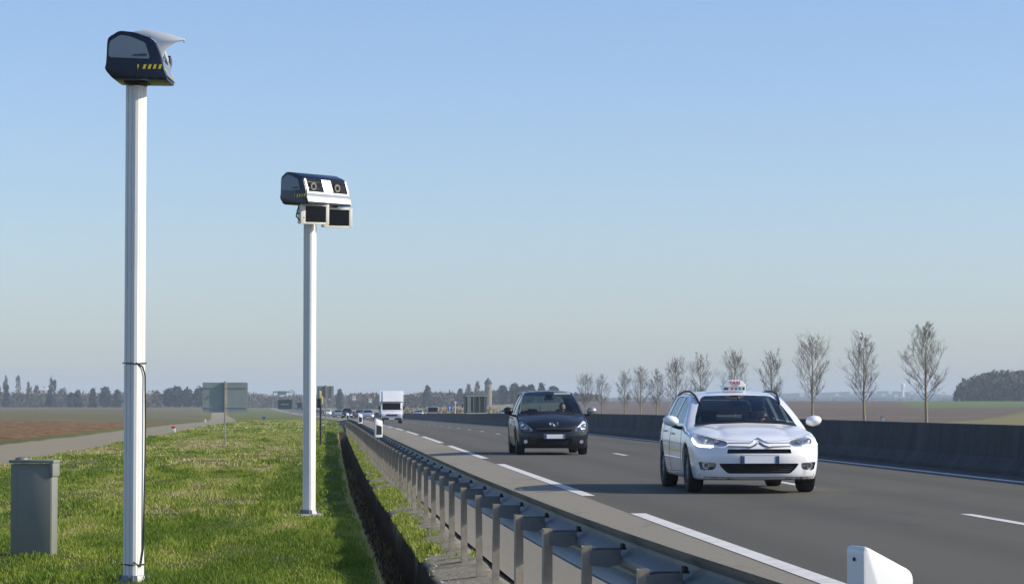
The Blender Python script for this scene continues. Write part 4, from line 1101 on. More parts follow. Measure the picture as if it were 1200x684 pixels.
# ------------------------------------------------------------ speed camera masts
def mast(loc, label, base_s=1.0):
    g = empty('mast', loc, label, 'mast')
    top = 4.04 if base_s else 3.9
    # square tube set cornerwise, chamfered edges with shallow flutes
    a = .0875; c = .022; pts = []
    for k in range(4):
        t = R(90 * k - 90 + 9)
        d = Vector((math.cos(t), math.sin(t))); n = Vector((-d.y, d.x))
        tip = d * (a - .004)
        d2 = Vector((math.cos(t + R(90)), math.sin(t + R(90)))); e = (d2 - d).normalized()
        p0 = tip + n * c * .55; p1 = tip - n * c * .55
        pts += [tuple(p1), tuple(p0)]
        q = d2 * (a - .004) - Vector((-d2.y, d2.x)) * c * .55
        pin = Vector((-e.y, e.x)) 
        if pin.dot(p0) > 0: pin = -pin
        L_ = (q - p0)
        for f0 in (.22, .62):
            s0 = p0 + L_ * f0; s1 = p0 + L_ * (f0 + .05)
            pts += [tuple(s0), tuple(s0 + pin * .006), tuple(s1 + pin * .006), tuple(s1)]
    bm = NB(); prism(bm, pts, 'z', 0, top); obj('pole', bm, M['pole'], g, smooth=20)
    bm = NB()
    for k in range(8):
        pass
    ring = lambda r, z: [bm.verts.new((r * math.cos(R(45 * k + 22.5)), r * math.sin(R(45 * k + 22.5)), z)) for k in range(8)]
    A = ring(.125, -.06); B = ring(.122, .0); Cc = ring(.095, .065); D = ring(.088, .066)
    for p, q in ((A, B), (B, Cc), (Cc, D)):
        for k in range(8): bm.faces.new((p[k], p[(k + 1) % 8], q[(k + 1) % 8], q[k]))
    bm.faces.new(D)
    for k in range(4): cyl(bm, (.108 * math.cos(R(90 * k)), .108 * math.sin(R(90 * k)), .02), (.108 * math.cos(R(90 * k)), .108 * math.sin(R(90 * k)), .07), .012, n=6)
    obj('base_shoe', bm, M['galv'], g)
    return g
def clamp_cable(g, zs, cable=True):
    for z in zs:
        bm = NB(); pts = []
        for k in range(17):
            t = R(360 * k / 16); r = .0875 / (abs(math.cos(t)) + abs(math.sin(t))) ** .92 + .006
            pts.append((r * math.cos(t), r * math.sin(t), z + .004 * math.sin(t)))
        tube(bm, pts, .006, 6); obj('cable_strap', bm, M['black'], g, smooth=60)
    if cable:
        bm = NB(); z1, z0 = zs
        pts = [(.02, -.088, z1), (.068, -.045, z1 - .03), (.086, -.02, z1 - .10)]
        for k in range(1, 12):
            t = k / 12; pts.append((.085 + .006 * math.sin(t * 5), -.022, z1 - .1 + (z0 - z1 + .1) * t))
        pts += [(.06, -.05, z0 - .02), (.01, -.090, z0 + .02)]
        tube(bm, pts, .0065, 6); obj('cable', bm, M['black'], g, smooth=60)
m1 = mast((-1.648, 22, -.205), 'tall white flanged pole nearest the camera with a black cable strapped to it')
clamp_cable(m1, (1.78, .155))
m2 = mast((-.373, 35.6, -.205), 'white flanged pole further along the verge carrying the double windowed camera head')
bm = NB(); box(bm, (0, 0, -.02), (.62, .8, .06), .01); o = obj('concrete_pad', bm, M['concrete']); o.location = (-.50, 35.3, -.2)
tag(o, 'low pale concrete footing slab under the further white pole', 'concrete slab')

PROF = [(-.175, .007), (-.248, .098), (-.234, .14), (-.226, .336), (-.217, .378), (-.122, .44), (.007, .425), (.14, .375), (.182, .343), (.217, .25), (.238, .19), (.252, .105), (.285, .03), (.287, .0)]
def fd(z): return float(np.interp(z, [0, .03, .105, .19, .25, .343], [.287, .285, .252, .238, .217, .182]))
def head(loc, rz, label, W=.80, off=.04, wing=True):
    g = empty('speed_camera', loc, label, 'speed camera', 'speed camera heads', rz)
    bm = NB(); prism(bm, [(-d, z) for d, z in rounded(PROF, .03, 3)], 'x', off - W / 2, off + W / 2, .014)
    obj('housing', bm, M['head'], g, smooth=25)
    x0, x1 = off - W / 2, off + W / 2
    for s_, xx in ((-1, x0), (1, x1)):
        pan = rounded([(-.205, .32), (-.195, .345), (-.11, .40), (-.03, .385), (.10, .33), (.14, .195), (.125, .185), (-.20, .20), (-.212, .22)], .02)
        bm = NB(); prism(bm, [(-d, z) for d, z in pan], 'x', xx - .004, xx + .004, .0); obj('side_panel', bm, M['panel'], g)
        bm = NB()
        for i in range(14):
            w_ = random.choice((.004, .007, .003)); h_ = random.choice((.010, .014, .018))
            box(bm, (xx + s_ * .0045, -(.0 + i * .0085), .215 + h_ / 2), (.002, w_, h_))
        box(bm, (xx + s_ * .0045, -.055, .2135), (.002, .12, .003)); obj('small_lettering', bm, M['black'], g)
        bm = NB()
        for i in range(5):
            d0 = .035 + i * .044; wv = .021
            if i == 0: q = [(d0, .135), (d0 + .012, .135), (d0 + .010, .115), (d0 + .004, .095)]
            else: q = [(d0, .095), (d0 + wv, .095), (d0 + wv + .012, .135), (d0 + .012, .135)]
            prism(bm, [(-a, b) for a, b in q], 'x', xx + s_ * .001, xx + s_ * .005)
        obj('hazard_stripe', bm, M['yellow'], g)
    def plate(bm, a, b, z0, z1, o_, th):
        zs = [z0] + [q for q in (.03, .105, .19, .25) if z0 < q < z1] + [z1]
        A = [(-(fd(q) + o_), q) for q in zs]; B = [(-(fd(q) + o_ - th), q) for q in zs][::-1]
        prism(bm, A + B, 'x', a, b)
    wins = ((x0 + .05, x0 + .33), (x0 + .50, x1 - .03))
    bm = NB()
    plate(bm, x0 + .02, x0 + .05, .165, .335, .010, .02); plate(bm, wins[0][1], wins[1][0], .165, .335, .010, .02); plate(bm, x1 - .03, x1 - .005, .165, .335, .010, .02)
    plate(bm, x0 + .02, x1 - .005, .145, .1648, .010, .02); plate(bm, x0 + .004, x1 - .004, .03, .10, .010, .02)
    obj('front_frame', bm, M['silver'], g)
    bm = NB(); plate(bm, x0 + .01, x1 - .01, .1002, .1448, .008, .02); obj('front_band', bm, M['panel'], g)
    bm = NB()
    for dz in range(1): plate(bm, x1 - .03, x1 + .002, .07, .098, .014, .01); plate(bm, x0 - .002, x0 + .025, .07, .098, .014, .01)
    obj('front_marker', bm, M['yellow'], g)
    for a, b in wins:
        bm = NB(); plate(bm, a, b, .1652, .335, -.0, .008); wn = obj('camera_window', bm, M['black_gl'], g)
        c = a + .10 if a < off else a + .09
        bm = NB(); cyl(bm, (c, -(.235), .235), (c, -(.215), .235), .062, n=28); obj('lens_ring', bm, M['black'], wn, smooth=40)
        bm = NB(); cyl(bm, (c, -(.243), .235), (c, -(.225), .235), .050, n=28); obj('lens', bm, M['lens'], wn, smooth=40)
        bm = NB(); cyl(bm, (c, -.2445, .235), (c, -.24, .235), .030, n=20); obj('lens_pupil', bm, M['black_gl'], wn)
    bm = NB(); box(bm, (0, 0, -.002), (.20, .20, .02), .006); cyl(bm, (0, 0, -.03), (0, 0, .0), .088, n=24); obj('mounting_plate', bm, M['black'], g, smooth=40)
    if wing:
        wp = [(-.02, .425), (.112, .448), (.27, .415), (.428, .362), (.430, .354), (.418, .347), (.36, .336), (.315, .312), (.285, .28), (.258, .235), (.232, .165), (.222, .19), (.196, .335), (.15, .372)]
        bm = NB(); prism(bm, [(-d, z + .004) for d, z in wp], 'x', x0 + .025, x0 + .045, .004)
        prev = None   # tapering roof of the visor, narrow at the tip
        for d, z in wp[:6]:
            wid = float(np.interp(d, [-.02, .16, .30, .43], [W - .06, W - .10, .16, .03]))
            row = [bm.verts.new((x0 + .044, -d, z + .004)), bm.verts.new((x0 + .044 + wid, -d, z + .002)), bm.verts.new((x0 + .044 + wid, -d, z - .010)), bm.verts.new((x0 + .044, -d, z - .010))]
            if prev:
                for k in range(4): bm.faces.new((prev[k], prev[(k + 1) % 4], row[(k + 1) % 4], row[k]))
            prev = row
        bm.faces.new(prev)
        prism(bm, [(-d, z) for d, z in [(.08, .385), (.20, .35), (.24, .25), (.232, .16), (.215, .17), (.17, .335)]], 'x', x1 - .045, x1 - .03, .003)
        bmesh.ops.recalc_face_normals(bm, faces=bm.faces[:])
        obj('sun_visor', bm, M['white_pl'], g, smooth=30)
    return g
h1 = head((-1.640 + .0, 22, 3.835 + .03), R(86), 'speed camera head on the nearest pole seen side on, with a white winged visor', wing=True, W=.46, off=-.0)
h1.scale = (1, .95, .91); h1.location.z -= .008
h2 = head((-.345, 35.6, 3.835 + .03), R(45), 'speed camera head on the further pole seen from its front corner, with two lens windows', wing=False)
def flash(l, d, z, tilt, label):
    th = R(45); X = -.345 + l * math.cos(th) + d * math.sin(th); Y = 35.6 + l * math.sin(th) - d * math.cos(th)
    g = empty('infrared_flash', (X, Y, 3.86 + z), label, 'flash unit', 'flash units under the further camera head', R(22 + tilt))
    w_, h_ = .40, .265
    bm = NB(); box(bm, (0, .06, 0), (w_ - .02, .13, h_ - .02), .012); obj('casing', bm, M['cream'], g, smooth=40)
    bm = NB(); t = .045
    box(bm, (-w_ / 2 + t * .75, -.012, 0), (t * 1.5, .022, h_), .004); box(bm, (w_ / 2 - t / 2, -.012, 0), (t, .022, h_), .004)
    box(bm, (.01, -.012, h_ / 2 - .013), (w_ - .08, .020, .026), .002); box(bm, (.01, -.012, -h_ / 2 + .013), (w_ - .08, .020, .026), .002)
    obj('frame', bm, M['cream'], g, smooth=40)
    bm = NB(); box(bm, (.01, -.009, 0), (w_ - .10, .008, h_ - .05)); obj('dark_glass', bm, M['black_gl'], g)
    bm = NB(); box(bm, (0, .10, h_ / 2 + .005), (.06, .05, .06), .004); obj('bracket', bm, M['galv'], g)
    return g
f1 = flash(-.155, .20, -.12, 0, 'square dark glass flash unit in a cream frame, the one directly over the pole')
f2 = flash(.275, .20, -.145, -3, 'square dark glass flash unit in a cream frame, the one hanging clear of the pole')
bm = NB(); th = R(45)
def hp(l, d, z): return (-.345 + l * math.cos(th) + d * math.sin(th), 35.6 + l * math.sin(th) - d * math.cos(th), 3.835 + z)
tube(bm, [hp(-.28, .05, .03), hp(-.33, .06, -.05), hp(-.37, .08, -.13), hp(-.34, .12, -.18), hp(-.30, .16, -.14)], .010, 6)
tube(bm, [hp(-.24, .05, .03), hp(-.30, .06, -.08), hp(-.36, .08, -.10)], .008, 6)
tag(obj('cable_loop', bm, M['black'], smooth=60), 'loop of black cable hanging beside the flash units', 'cable')

# ------------------------------------------------------------ grey cabinet
g = empty('electrical_cabinet', (-2.86, 25.7, -.2), 'grey metal electrical cabinet standing in the grass left of the nearest pole', 'cabinet', rz=R(-10))
bm = NB(); box(bm, (0, 0, .43), (.40, .20, .90), .008); obj('casing', bm, M['cabinet'], g, smooth=30)
bm = NB(); box(bm, (.03, -.102, .42), (.325, .012, .84), .004); obj('door', bm, M['cabinet'], g, smooth=30)
bm = NB(); box(bm, (.005, -.01, .905), (.435, .24, .03), .008); box(bm, (.20, -.01, .83), (.03, .235, .13), .006); obj('lid', bm, M['cabinet'], g, smooth=30)
bm = NB(); bmesh.ops.create_uvsphere(bm, u_segments=20, v_segments=10, radius=.05); bmesh.ops.scale(bm, vec=(1.3, 1.3, .5), verts=bm.verts[:]); bmesh.ops.translate(bm, vec=(-.11, -.04, .925), verts=bm.verts[:]); obj('vent_cap', bm, M['galv'], g, smooth=60)
bm = NB(); box(bm, (0, 0, -.03), (.42, .22, .05), .005); obj('plinth', bm, M['concrete'], g)

# ------------------------------------------------------------ signs on the verge
def sign_back(px, Y, w_, z0, z1, label, ribs=0, post_up=.05, poff=0.0):
    g = empty('road_sign', (P(px, Y), Y, float(gz(-4, Y))), label, 'road sign', rz=R(-2))
    b = float(gz(-4, Y)); 
    bm = NB(); prism(bm, rounded([(-w_ / 2, z0 - b), (w_ / 2, z0 - b), (w_ / 2, z1 - b), (-w_ / 2, z1 - b)], .04), 'y', -.015, .015); obj('panel', bm, M['sign_back'], g)
    bm = NB(); box(bm, (poff, -.05, (z1 - b + post_up) / 2 - .1), (.06, .06, z1 - b + post_up + .2), .006); obj('post', bm, M['galv_post'], g)
    bm = NB()
    for zz in (z0 + .18 - b, z1 - .18 - b): box(bm, (0, -.022, zz), (w_ * .94, .012, .035)); box(bm, (poff, -.06, zz), (.10, .085, .04))
    obj('stiffener', bm, M['sign_back'], g)
    if ribs:
        bm = NB()
        for i in range(ribs): box(bm, (-w_ / 2 + w_ * (i + .5) / ribs, -.03, (z0 + z1) / 2 - b), (.035, .02, z1 - z0 - .04))
        obj('rib', bm, M['galv_post'], g)
sign_back(265, 96, 1.60, .99, 2.05, 'back of a large grey green rectangular road sign on one post in the verge')
sign_back(381.5, 140, .86, 1.60, 2.25, 'back of a small ribbed road sign just right of the further white pole', ribs=4, poff=.02)
g = empty('marker_post', (P(376, 98), 98, -.2), 'thin black post with a pale yellow bracket, half hidden by the further white pole', 'post')
bm = NB(); cyl(bm, (0, 0, -.1), (0, 0, 1.45), .035, n=10); obj('shaft', bm, M['black'], g, smooth=50)
bm = NB(); box(bm, (-.02, 0, 1.83), (.09, .06, .28), .02); box(bm, (.05, 0, 1.62), (.08, .06, .30), .02); obj('yellow_bracket', bm, mat('pale_yellow', (.72, .60, .25), .5), g, smooth=50)
bm = NB(); box(bm, (-.06, .01, 1.52), (.13, .08, .34), .02); obj('box', bm, M['black'], g)
def front_sign(px, Y, w_, z0, z1, label, m, legs, detail=True):
    b = float(gz(-12, Y)); g = empty('road_sign', (P(px, Y), Y, b), label, 'road sign')
    bm = NB(); prism(bm, rounded([(-w_ / 2, z0 - b), (w_ / 2, z0 - b), (w_ / 2, z1 - b), (-w_ / 2, z1 - b)], .1), 'y', -.03, .03); obj('panel', bm, m, g)
    for x in legs: bm = NB(); box(bm, (x, .08, (z1 - b) / 2 - .2), (.12, .12, z1 - b + .3)); obj('post', bm, M['galv_post'], g)
    if detail: bm = NB(); box(bm, (0, -.035, (z0 + z1) / 2 - b), (w_ * .55, .006, .16)); obj('panel_line', bm, M['sign_back'], g)
front_sign(334.5, 600, 3.05, .45, 2.55, 'large dark green direction sign on two posts far off on the left verge', M['sign_dark'], (-1.1, 1.1))
front_sign(351.5, 610, 1.05, .75, 1.9, 'small dark green sign beside the large green direction sign', M['sign_dark'], (0,), False)
g = empty('marker_board', (P(310, 420), 420, float(gz(-11, 420))), 'tiny blue marker board low in the grass left of the green direction sign', 'marker')
bm = NB(); box(bm, (0, 0, .35), (.5, .04, .45), .02); obj('board', bm, M['sign_blue'], g); bm = NB(); cyl(bm, (0, .04, -.1), (0, .04, .5), .03, n=8); obj('post', bm, M['galv_post'], g)
Yb = 520; zb_ = float(zr(Yb)); g = empty('road_sign', (P(527, Yb), Yb, zb_), 'blue road sign with a white symbol on a post beyond the barrier', 'road sign')
bm = NB(); prism(bm, rrect(-.5, 1.15, .5, 2.25, .12), 'y', -.02, .02); obj('panel', bm, M['sign_blue'], g)
bm = NB(); prism(bm, [(-.08, 1.3), (.08, 1.3), (.08, 1.75), (.26, 1.75), (0, 2.1), (-.26, 1.75), (-.08, 1.75)], 'y', -.03, -.021); obj('symbol', bm, M['sign_white'], g)
bm = NB(); cyl(bm, (0, .06, -.1), (0, .06, 2.2), .05, n=8); obj('post', bm, M['galv_post'], g)
g = empty('marker_post', (P(533.5, 500), 500, zb_), 'slim pale post with a white head beside the blue road sign', 'post')
bm = NB(); cyl(bm, (0, 0, -.1), (0, 0, 2.6), .06, n=8); obj('shaft', bm, M['sign_white'], g); bm = NB(); box(bm, (0, 0, 2.75), (.35, .2, .4), .05); obj('head', bm, M['sign_white'], g)
# kilometre stones by the path
g = empty('marker_stone', (P(205.5, 145), 145, -.2), 'short white marker stone with a red top beside the farm track', 'marker')
bm = NB(); box(bm, (0, 0, .11), (.19, .14, .24), .03); obj('stone', bm, M['sign_white'], g, smooth=40); bm = NB(); box(bm, (-.01, 0, .27), (.21, .15, .12), .03); obj('red_cap', bm, M['red'], g, smooth=40)
o = NB(); box(o, (0, 0, .12), (.15, .12, .34), .03); o = obj('marker_stone', o, M['sign_white'], smooth=40); o.location = (P(242, 225), 225, -.2); tag(o, 'plain white marker stone just below the big sign back', 'marker')

# ------------------------------------------------------------ delineators on the guardrail
def delineator(Y, x, label, rz, zb=.50, W=.15, H=.36, slant=.073):
    g = empty('delineator', (x, Y, zb + float(zr(Y))), label, 'delineator', 'white delineators along the guardrail', R(rz))
    bm = NB(); prism(bm, rounded([(-W / 2, 0), (W / 2, 0), (W / 2, H - slant), (-W / 2, H)], .022, 4), 'y', -.045, .045, .008); obj('body', bm, M['white_pl'], g, smooth=40)
    bm = NB(); prism(bm, rounded([(-W * .36, H * .15), (W * .36, H * .15), (W * .36, H * .62 - slant * .35), (-W * .36, H * .62 + slant * .35)], .01), 'y', -.049, -.044); obj('reflector_panel', bm, M['black'], g)
    bm = NB()
    for zz in (H * .72, H * .9): cyl(bm, (-W / 2 - .004, 0, zz), (-W / 2 + .004, 0, zz), .005, n=8)
    obj('rivet', bm, M['black'], g)
    bm = NB(); box(bm, (0, .02, -.03), (.05, .03, .12), .004); obj('bracket', bm, M['galv'], g)
    return g
delineator(6.9, 1.40, 'white plastic delineator cut off by the bottom edge, right of the guardrail', 19, .48, .148, .395)
delineator(57, .86, 'white delineator with a black panel on the guardrail, nearest of the three distant ones', 16, .56, .16, .40, .05)
delineator(101, .84, 'white delineator on the guardrail, middle of the three distant ones', 14, .56, .16, .40, .05)
delineator(150, .55, 'white delineator at the far end of the guardrail', 12, .50, .16, .42, .05)

# ------------------------------------------------------------ distant vehicles
BODY = {'sedan': dict(L=4.5, H=1.45, belt=.92, shoulder=.05, tumble=.5, soft=.04, cowl=1.2,
            top=[(0, .62), (.3, .80), (1.1, .95), (1.25, .98), (2.0, 1.36), (2.4, 1.42), (3.2, 1.40), (3.6, 1.30), (4.1, 1.05), (4.5, .98)], cross=[(0, .15), (1.3, .15), (2.5, .12), (5, .15)],
            plan=[(0, .78), (.5, .87), (2, .89), (3.8, .88), (4.5, .78)], front=[(.1, .1), (.4, 0), (.65, .03), (.8, .3)], fplan=(.35, 3), rear=[(.1, .1), (.5, 0), (.9, .08), (1.1, .3)]),
        'suv': dict(L=4.5, H=1.75, belt=1.05, shoulder=.05, tumble=.32, soft=.04, cowl=1.1, corez=.7,
            top=[(0, .8), (.3, .98), (1.0, 1.08), (1.1, 1.1), (1.7, 1.58), (2.1, 1.70), (3.4, 1.70), (4.3, 1.62), (4.6, 1.6)], cross=[(0, .12), (1.3, .12), (5, .10)],
            plan=[(0, .82), (.5, .9), (2, .92), (4.0, .90), (4.5, .84)], front=[(.1, .1), (.4, 0), (.8, .04), (1.0, .3)], fplan=(.3, 3), rear=[(.1, .1), (.5, 0), (1.0, .05), (1.5, .25)])}
def far_car(name, px, Y, kind, paint, label, cat='car', away=False, group=None, u=None):
    X = P(px, Y); z = float(zr(Y))
    g = empty(name, (X, Y, z), label, cat, group, math.pi if away else 0.0)
    sh = Shell(BODY[kind], .11); L = BODY[kind]['L']; b = BODY[kind]['belt']; H = BODY[kind]['H']
    o = mesh_np('body', sh.V, sh.F, paint, g, smooth=True)
    gl = M['black_gl']; k = 1 if kind == 'sedan' else 1.0
    tw = H - .12
    sh.patch('windscreen', [(-.68, b + .08), (.68, b + .08), (.52, tw), (-.52, tw)], 'f', gl, g, off=.012, g=.15)
    sh.patch('rear_window', [(-.62, b + .14), (.62, b + .14), (.50, tw), (-.50, tw)], 'r', gl, g, off=.012, g=.15)
    for side in 'LR':
        sh.patch('side_window', [(1.65, b + .04), (2.6, b + .05), (2.6, tw), (2.1, tw - .02)], side, gl, g, off=.012, g=.2)
        sh.patch('side_window', [(2.7, b + .05), (3.7, b + .07), (3.4, tw - .02), (2.7, tw)], side, gl, g, off=.012, g=.2)
    for s_ in (-1, 1):
        q = [(s_ * .80, .66), (s_ * .50, .62), (s_ * .50, .52), (s_ * .80, .54)]
        sh.patch('headlight', q, 'f', M['reflector'], g, off=.012, g=.15)
        sh.patch('tail_light', [(s_ * .80, .85), (s_ * .62, .85), (s_ * .62, .68), (s_ * .80, .68)], 'r', M['red'], g, off=.012, g=.15)
        bm = NB(); box(bm, (s_ * (.98), 1.5, b + .08), (.2, .1, .13), .03); obj('mirror', bm, paint if not away else M['black'], g, smooth=50)
    sh.patch('grille', [(-.42, .58), (.42, .58), (.36, .40), (-.36, .40)], 'f', M['black'], g, off=.012, g=.15)
    bm = NB(); box(bm, (0, -.02, .33), (.5, .02, .11)); obj('number_plate', bm, M['plate'], g)
    bm = NB(); box(bm, (0, L + .02, .6), (.5, .02, .11)); obj('number_plate', bm, M['plate'], g)
    for y_ in (.9, L - .95):
        for s_ in (-1, 1):
            bm = NB(); cyl(bm, (s_ * .70, y_, .32), (s_ * .90, y_, .32), .32, n=20); obj('wheel', bm, M['rubber'], g, smooth=40)
    return g
m_sil = mat('silver_car_paint', (.42, .45, .48), .3, .5, .03, 2, coat=.8)
m_blue = mat('dark_blue_car_paint', (.02, .03, .06), .3, .3, .03, 2, coat=.8)
m_redp = mat('dark_red_car_paint', (.14, .02, .02), .3, .3, .03, 2, coat=.8)
m_beig = mat('pale_grey_car_paint', (.36, .36, .35), .3, .5, .03, 2, coat=.8)
far_car('distant_car', 431.5, 380, 'sedan', m_sil, 'silver saloon car following the white box van', group='oncoming cars far down the road')
far_car('distant_car', 422, 455, 'sedan', m_redp, 'dark red car mostly hidden behind the silver saloon', group='oncoming cars far down the road')
far_car('distant_car', 407, 430, 'suv', m_blue, 'dark blue tall car left of the silver saloon in the far queue', group='oncoming cars far down the road')
far_car('distant_car', 397, 470, 'sedan', m_beig, 'pale grey car in front of the dark blue tall car', group='oncoming cars far down the road')
far_car('distant_car', 384.5, 620, 'sedan', M['taxi_white'], 'small white car at the left end of the far queue, by the small sign', group='oncoming cars far down the road')
far_car('departing_car', 489.5, 450, 'sedan', m_sil, 'silver car seen from behind over the barrier, right of the white box van', away=True)
far_car('departing_car', 591.5, 300, 'sedan', m_sil, 'silver car roof showing over the barrier beside the dark people carrier', away=True)
# dark-windowed van seen from behind
def panel_van(px, Y, label):
    g = empty('panel_van', (P(px, Y), Y, float(zr(Y))), label, 'van', rz=math.pi)
    bm = NB(); prism(bm, rounded([(0, .3), (.0, .95), (.8, 1.15), (1.5, 1.85), (2.0, 1.95), (4.7, 1.95), (4.8, 1.0), (4.8, .3)], .12), 'x', -.93, .93, .10); obj('body', bm, m_beig, g, smooth=40)
    bm = NB(); box(bm, (0, 4.80, 1.42), (1.5, .05, .72), .03); obj('rear_window', bm, M['black_gl'], g)
    bm = NB(); prism(bm, [(.86, 1.2), (1.42, 1.78), (1.46, 1.74), (.9, 1.16)], 'x', -.8, .8); obj('windscreen', bm, M['black_gl'], g)
    for s_ in (-1, 1):
        bm = NB(); box(bm, (s_ * .86, 4.81, 1.0), (.1, .04, .3)); obj('tail_light', bm, M['red'], g)
        bm = NB(); box(bm, (s_ * 1.05, 1.1, 1.25), (.22, .1, .24), .03); obj('mirror', bm, M['black'], g)
        for y_ in (.85, 3.9): bm = NB(); cyl(bm, (s_ * .72, y_, .33), (s_ * .94, y_, .33), .33, n=18); obj('wheel', bm, M['rubber'], g, smooth=40)
panel_van(506, 430, 'grey van with a dark rear window seen from behind over the barrier')
# curtain sided box trailer beyond the barrier
def trailer(px, Y):
    g = empty('box_truck', (P(px, Y), Y, float(zr(Y))), 'dark grey green box truck seen from behind over the barrier, under the round tower', 'truck', rz=math.pi)
    gm = mat('grey_green_tarpaulin', (.05, .06, .05), .6, 0, .2, 3); gl = mat('sunlit_tone_tarpaulin', (.20, .23, .20), .6, 0, .1, 3)
    bm = NB(); box(bm, (0, 3.2, 1.95), (2.45, 5.2, 2.0), .05); obj('cargo_box', bm, gm, g)
    bm = NB()
    for x in (-1.0, -.35, .3, .95): box(bm, (x, 5.83, 1.95), (.05, .05, 1.9))
    box(bm, (0, 5.83, 2.92), (2.5, .06, .10)); obj('door_bar', bm, M['sign_back'], g)
    bm = NB(); box(bm, (.85, 5.815, 1.95), (.45, .02, 1.8)); obj('painted_lit_side', bm, gl, g)  # paler copy of the tarpaulin colour, painting the lit left inner side
    bm = NB(); box(bm, (0, 5.86, .86), (2.4, .12, .18), .02); obj('bumper', bm, M['sign_white'], g)
    bm = NB(); prism(bm, rounded([(-1.3, .5), (-1.3, 1.3), (-.9, 2.1), (.5, 2.2), (.5, .5)], .1), 'x', -1.0, 1.0, .05); obj('cab', bm, M['taxi_white'], g)
    for y_ in (-.5, 4.5):
        for s_ in (-1, 1): bm = NB(); cyl(bm, (s_ * .75, y_, .4), (s_ * 1.05, y_, .4), .4, n=18); obj('wheel', bm, M['rubber'], g, smooth=40)
    for s_ in (-1, 1): bm = NB(); box(bm, (s_ * 1.32, -.6, 1.75), (.16, .1, .35), .03); obj('mirror', bm, M['black'], g)
trailer(555, 318)
# white box van (luton) oncoming
def box_van(px, Y, sc=1.0, label='', cat='van'):
    z = float(zr(Y)); g = empty('box_van', (P(px, Y), Y, z), label, cat); g.scale = (sc, sc, sc)
    W_ = M['taxi_white']
    bm = NB(); prism(bm, rounded([(.0, .32), (.0, .90), (.18, 1.05), (.85, 1.18), (1.45, 1.85), (1.55, 1.95), (2.2, 1.95), (2.2, .32)], .06), 'x', -.95, .95, .06); obj('cab', bm, W_, g, smooth=40)
    bm = NB(); prism(bm, [(1.25, 1.96), (1.75, 2.92), (1.85, 2.95), (6.2, 2.95), (6.2, .75), (2.25, .75), (2.25, 1.955)], 'x', -1.08, 1.08, .03); obj('cargo_box', bm, W_, g)
    bm = NB(); prism(bm, [(1.22, 1.955), (1.74, 2.90), (1.70, 2.93), (1.18, 1.97)], 'x', -.80, .80); obj('air_deflector', bm, W_, g)
    bm = NB(); prism(bm, [(.865, 1.22), (1.40, 1.82), (1.42, 1.80), (.90, 1.18)], 'x', -.82, .82); obj('windscreen', bm, M['black_gl'], g)
    bm = NB(); box(bm, (0, -.03, .74), (1.0, .06, .14), .02); obj('grille', bm, M['black'], g)
    bm = NB(); box(bm, (0, -.05, .42), (1.8, .10, .20), .03); obj('bumper', bm, M['seat'], g)
    bm = NB(); box(bm, (0, -.11, .42), (.52, .02, .11)); obj('number_plate', bm, M['plate'], g)
    for s_ in (-1, 1):
        bm = NB(); box(bm, (s_ * .72, -.01, .76), (.30, .06, .22), .03); obj('headlight', bm, M['reflector'], g)
        bm = NB(); box(bm, (s_ * 1.10, .9, 1.40), (.16, .08, .34), .03); obj('mirror', bm, M['black'], g)
        bm = NB(); prism(bm, [(1.15, 1.30), (1.5, 1.75), (2.0, 1.78), (2.0, 1.25)], 'x', s_ * .955, s_ * .965); obj('side_window', bm, M['black_gl'], g)
        for y_ in (.95, 4.9): bm = NB(); cyl(bm, (s_ * .70, y_, .36), (s_ * .94, y_, .36), .36, n=22); obj('wheel', bm, M['rubber'], g, smooth=40)
box_van(459, 243, 1.0, 'white box van with a sloping cargo box over the cab, coming down the near lane')
box_van(313.5, 2000, 1.25, 'tiny white lorry on the crest of the road at the far left', 'lorry')
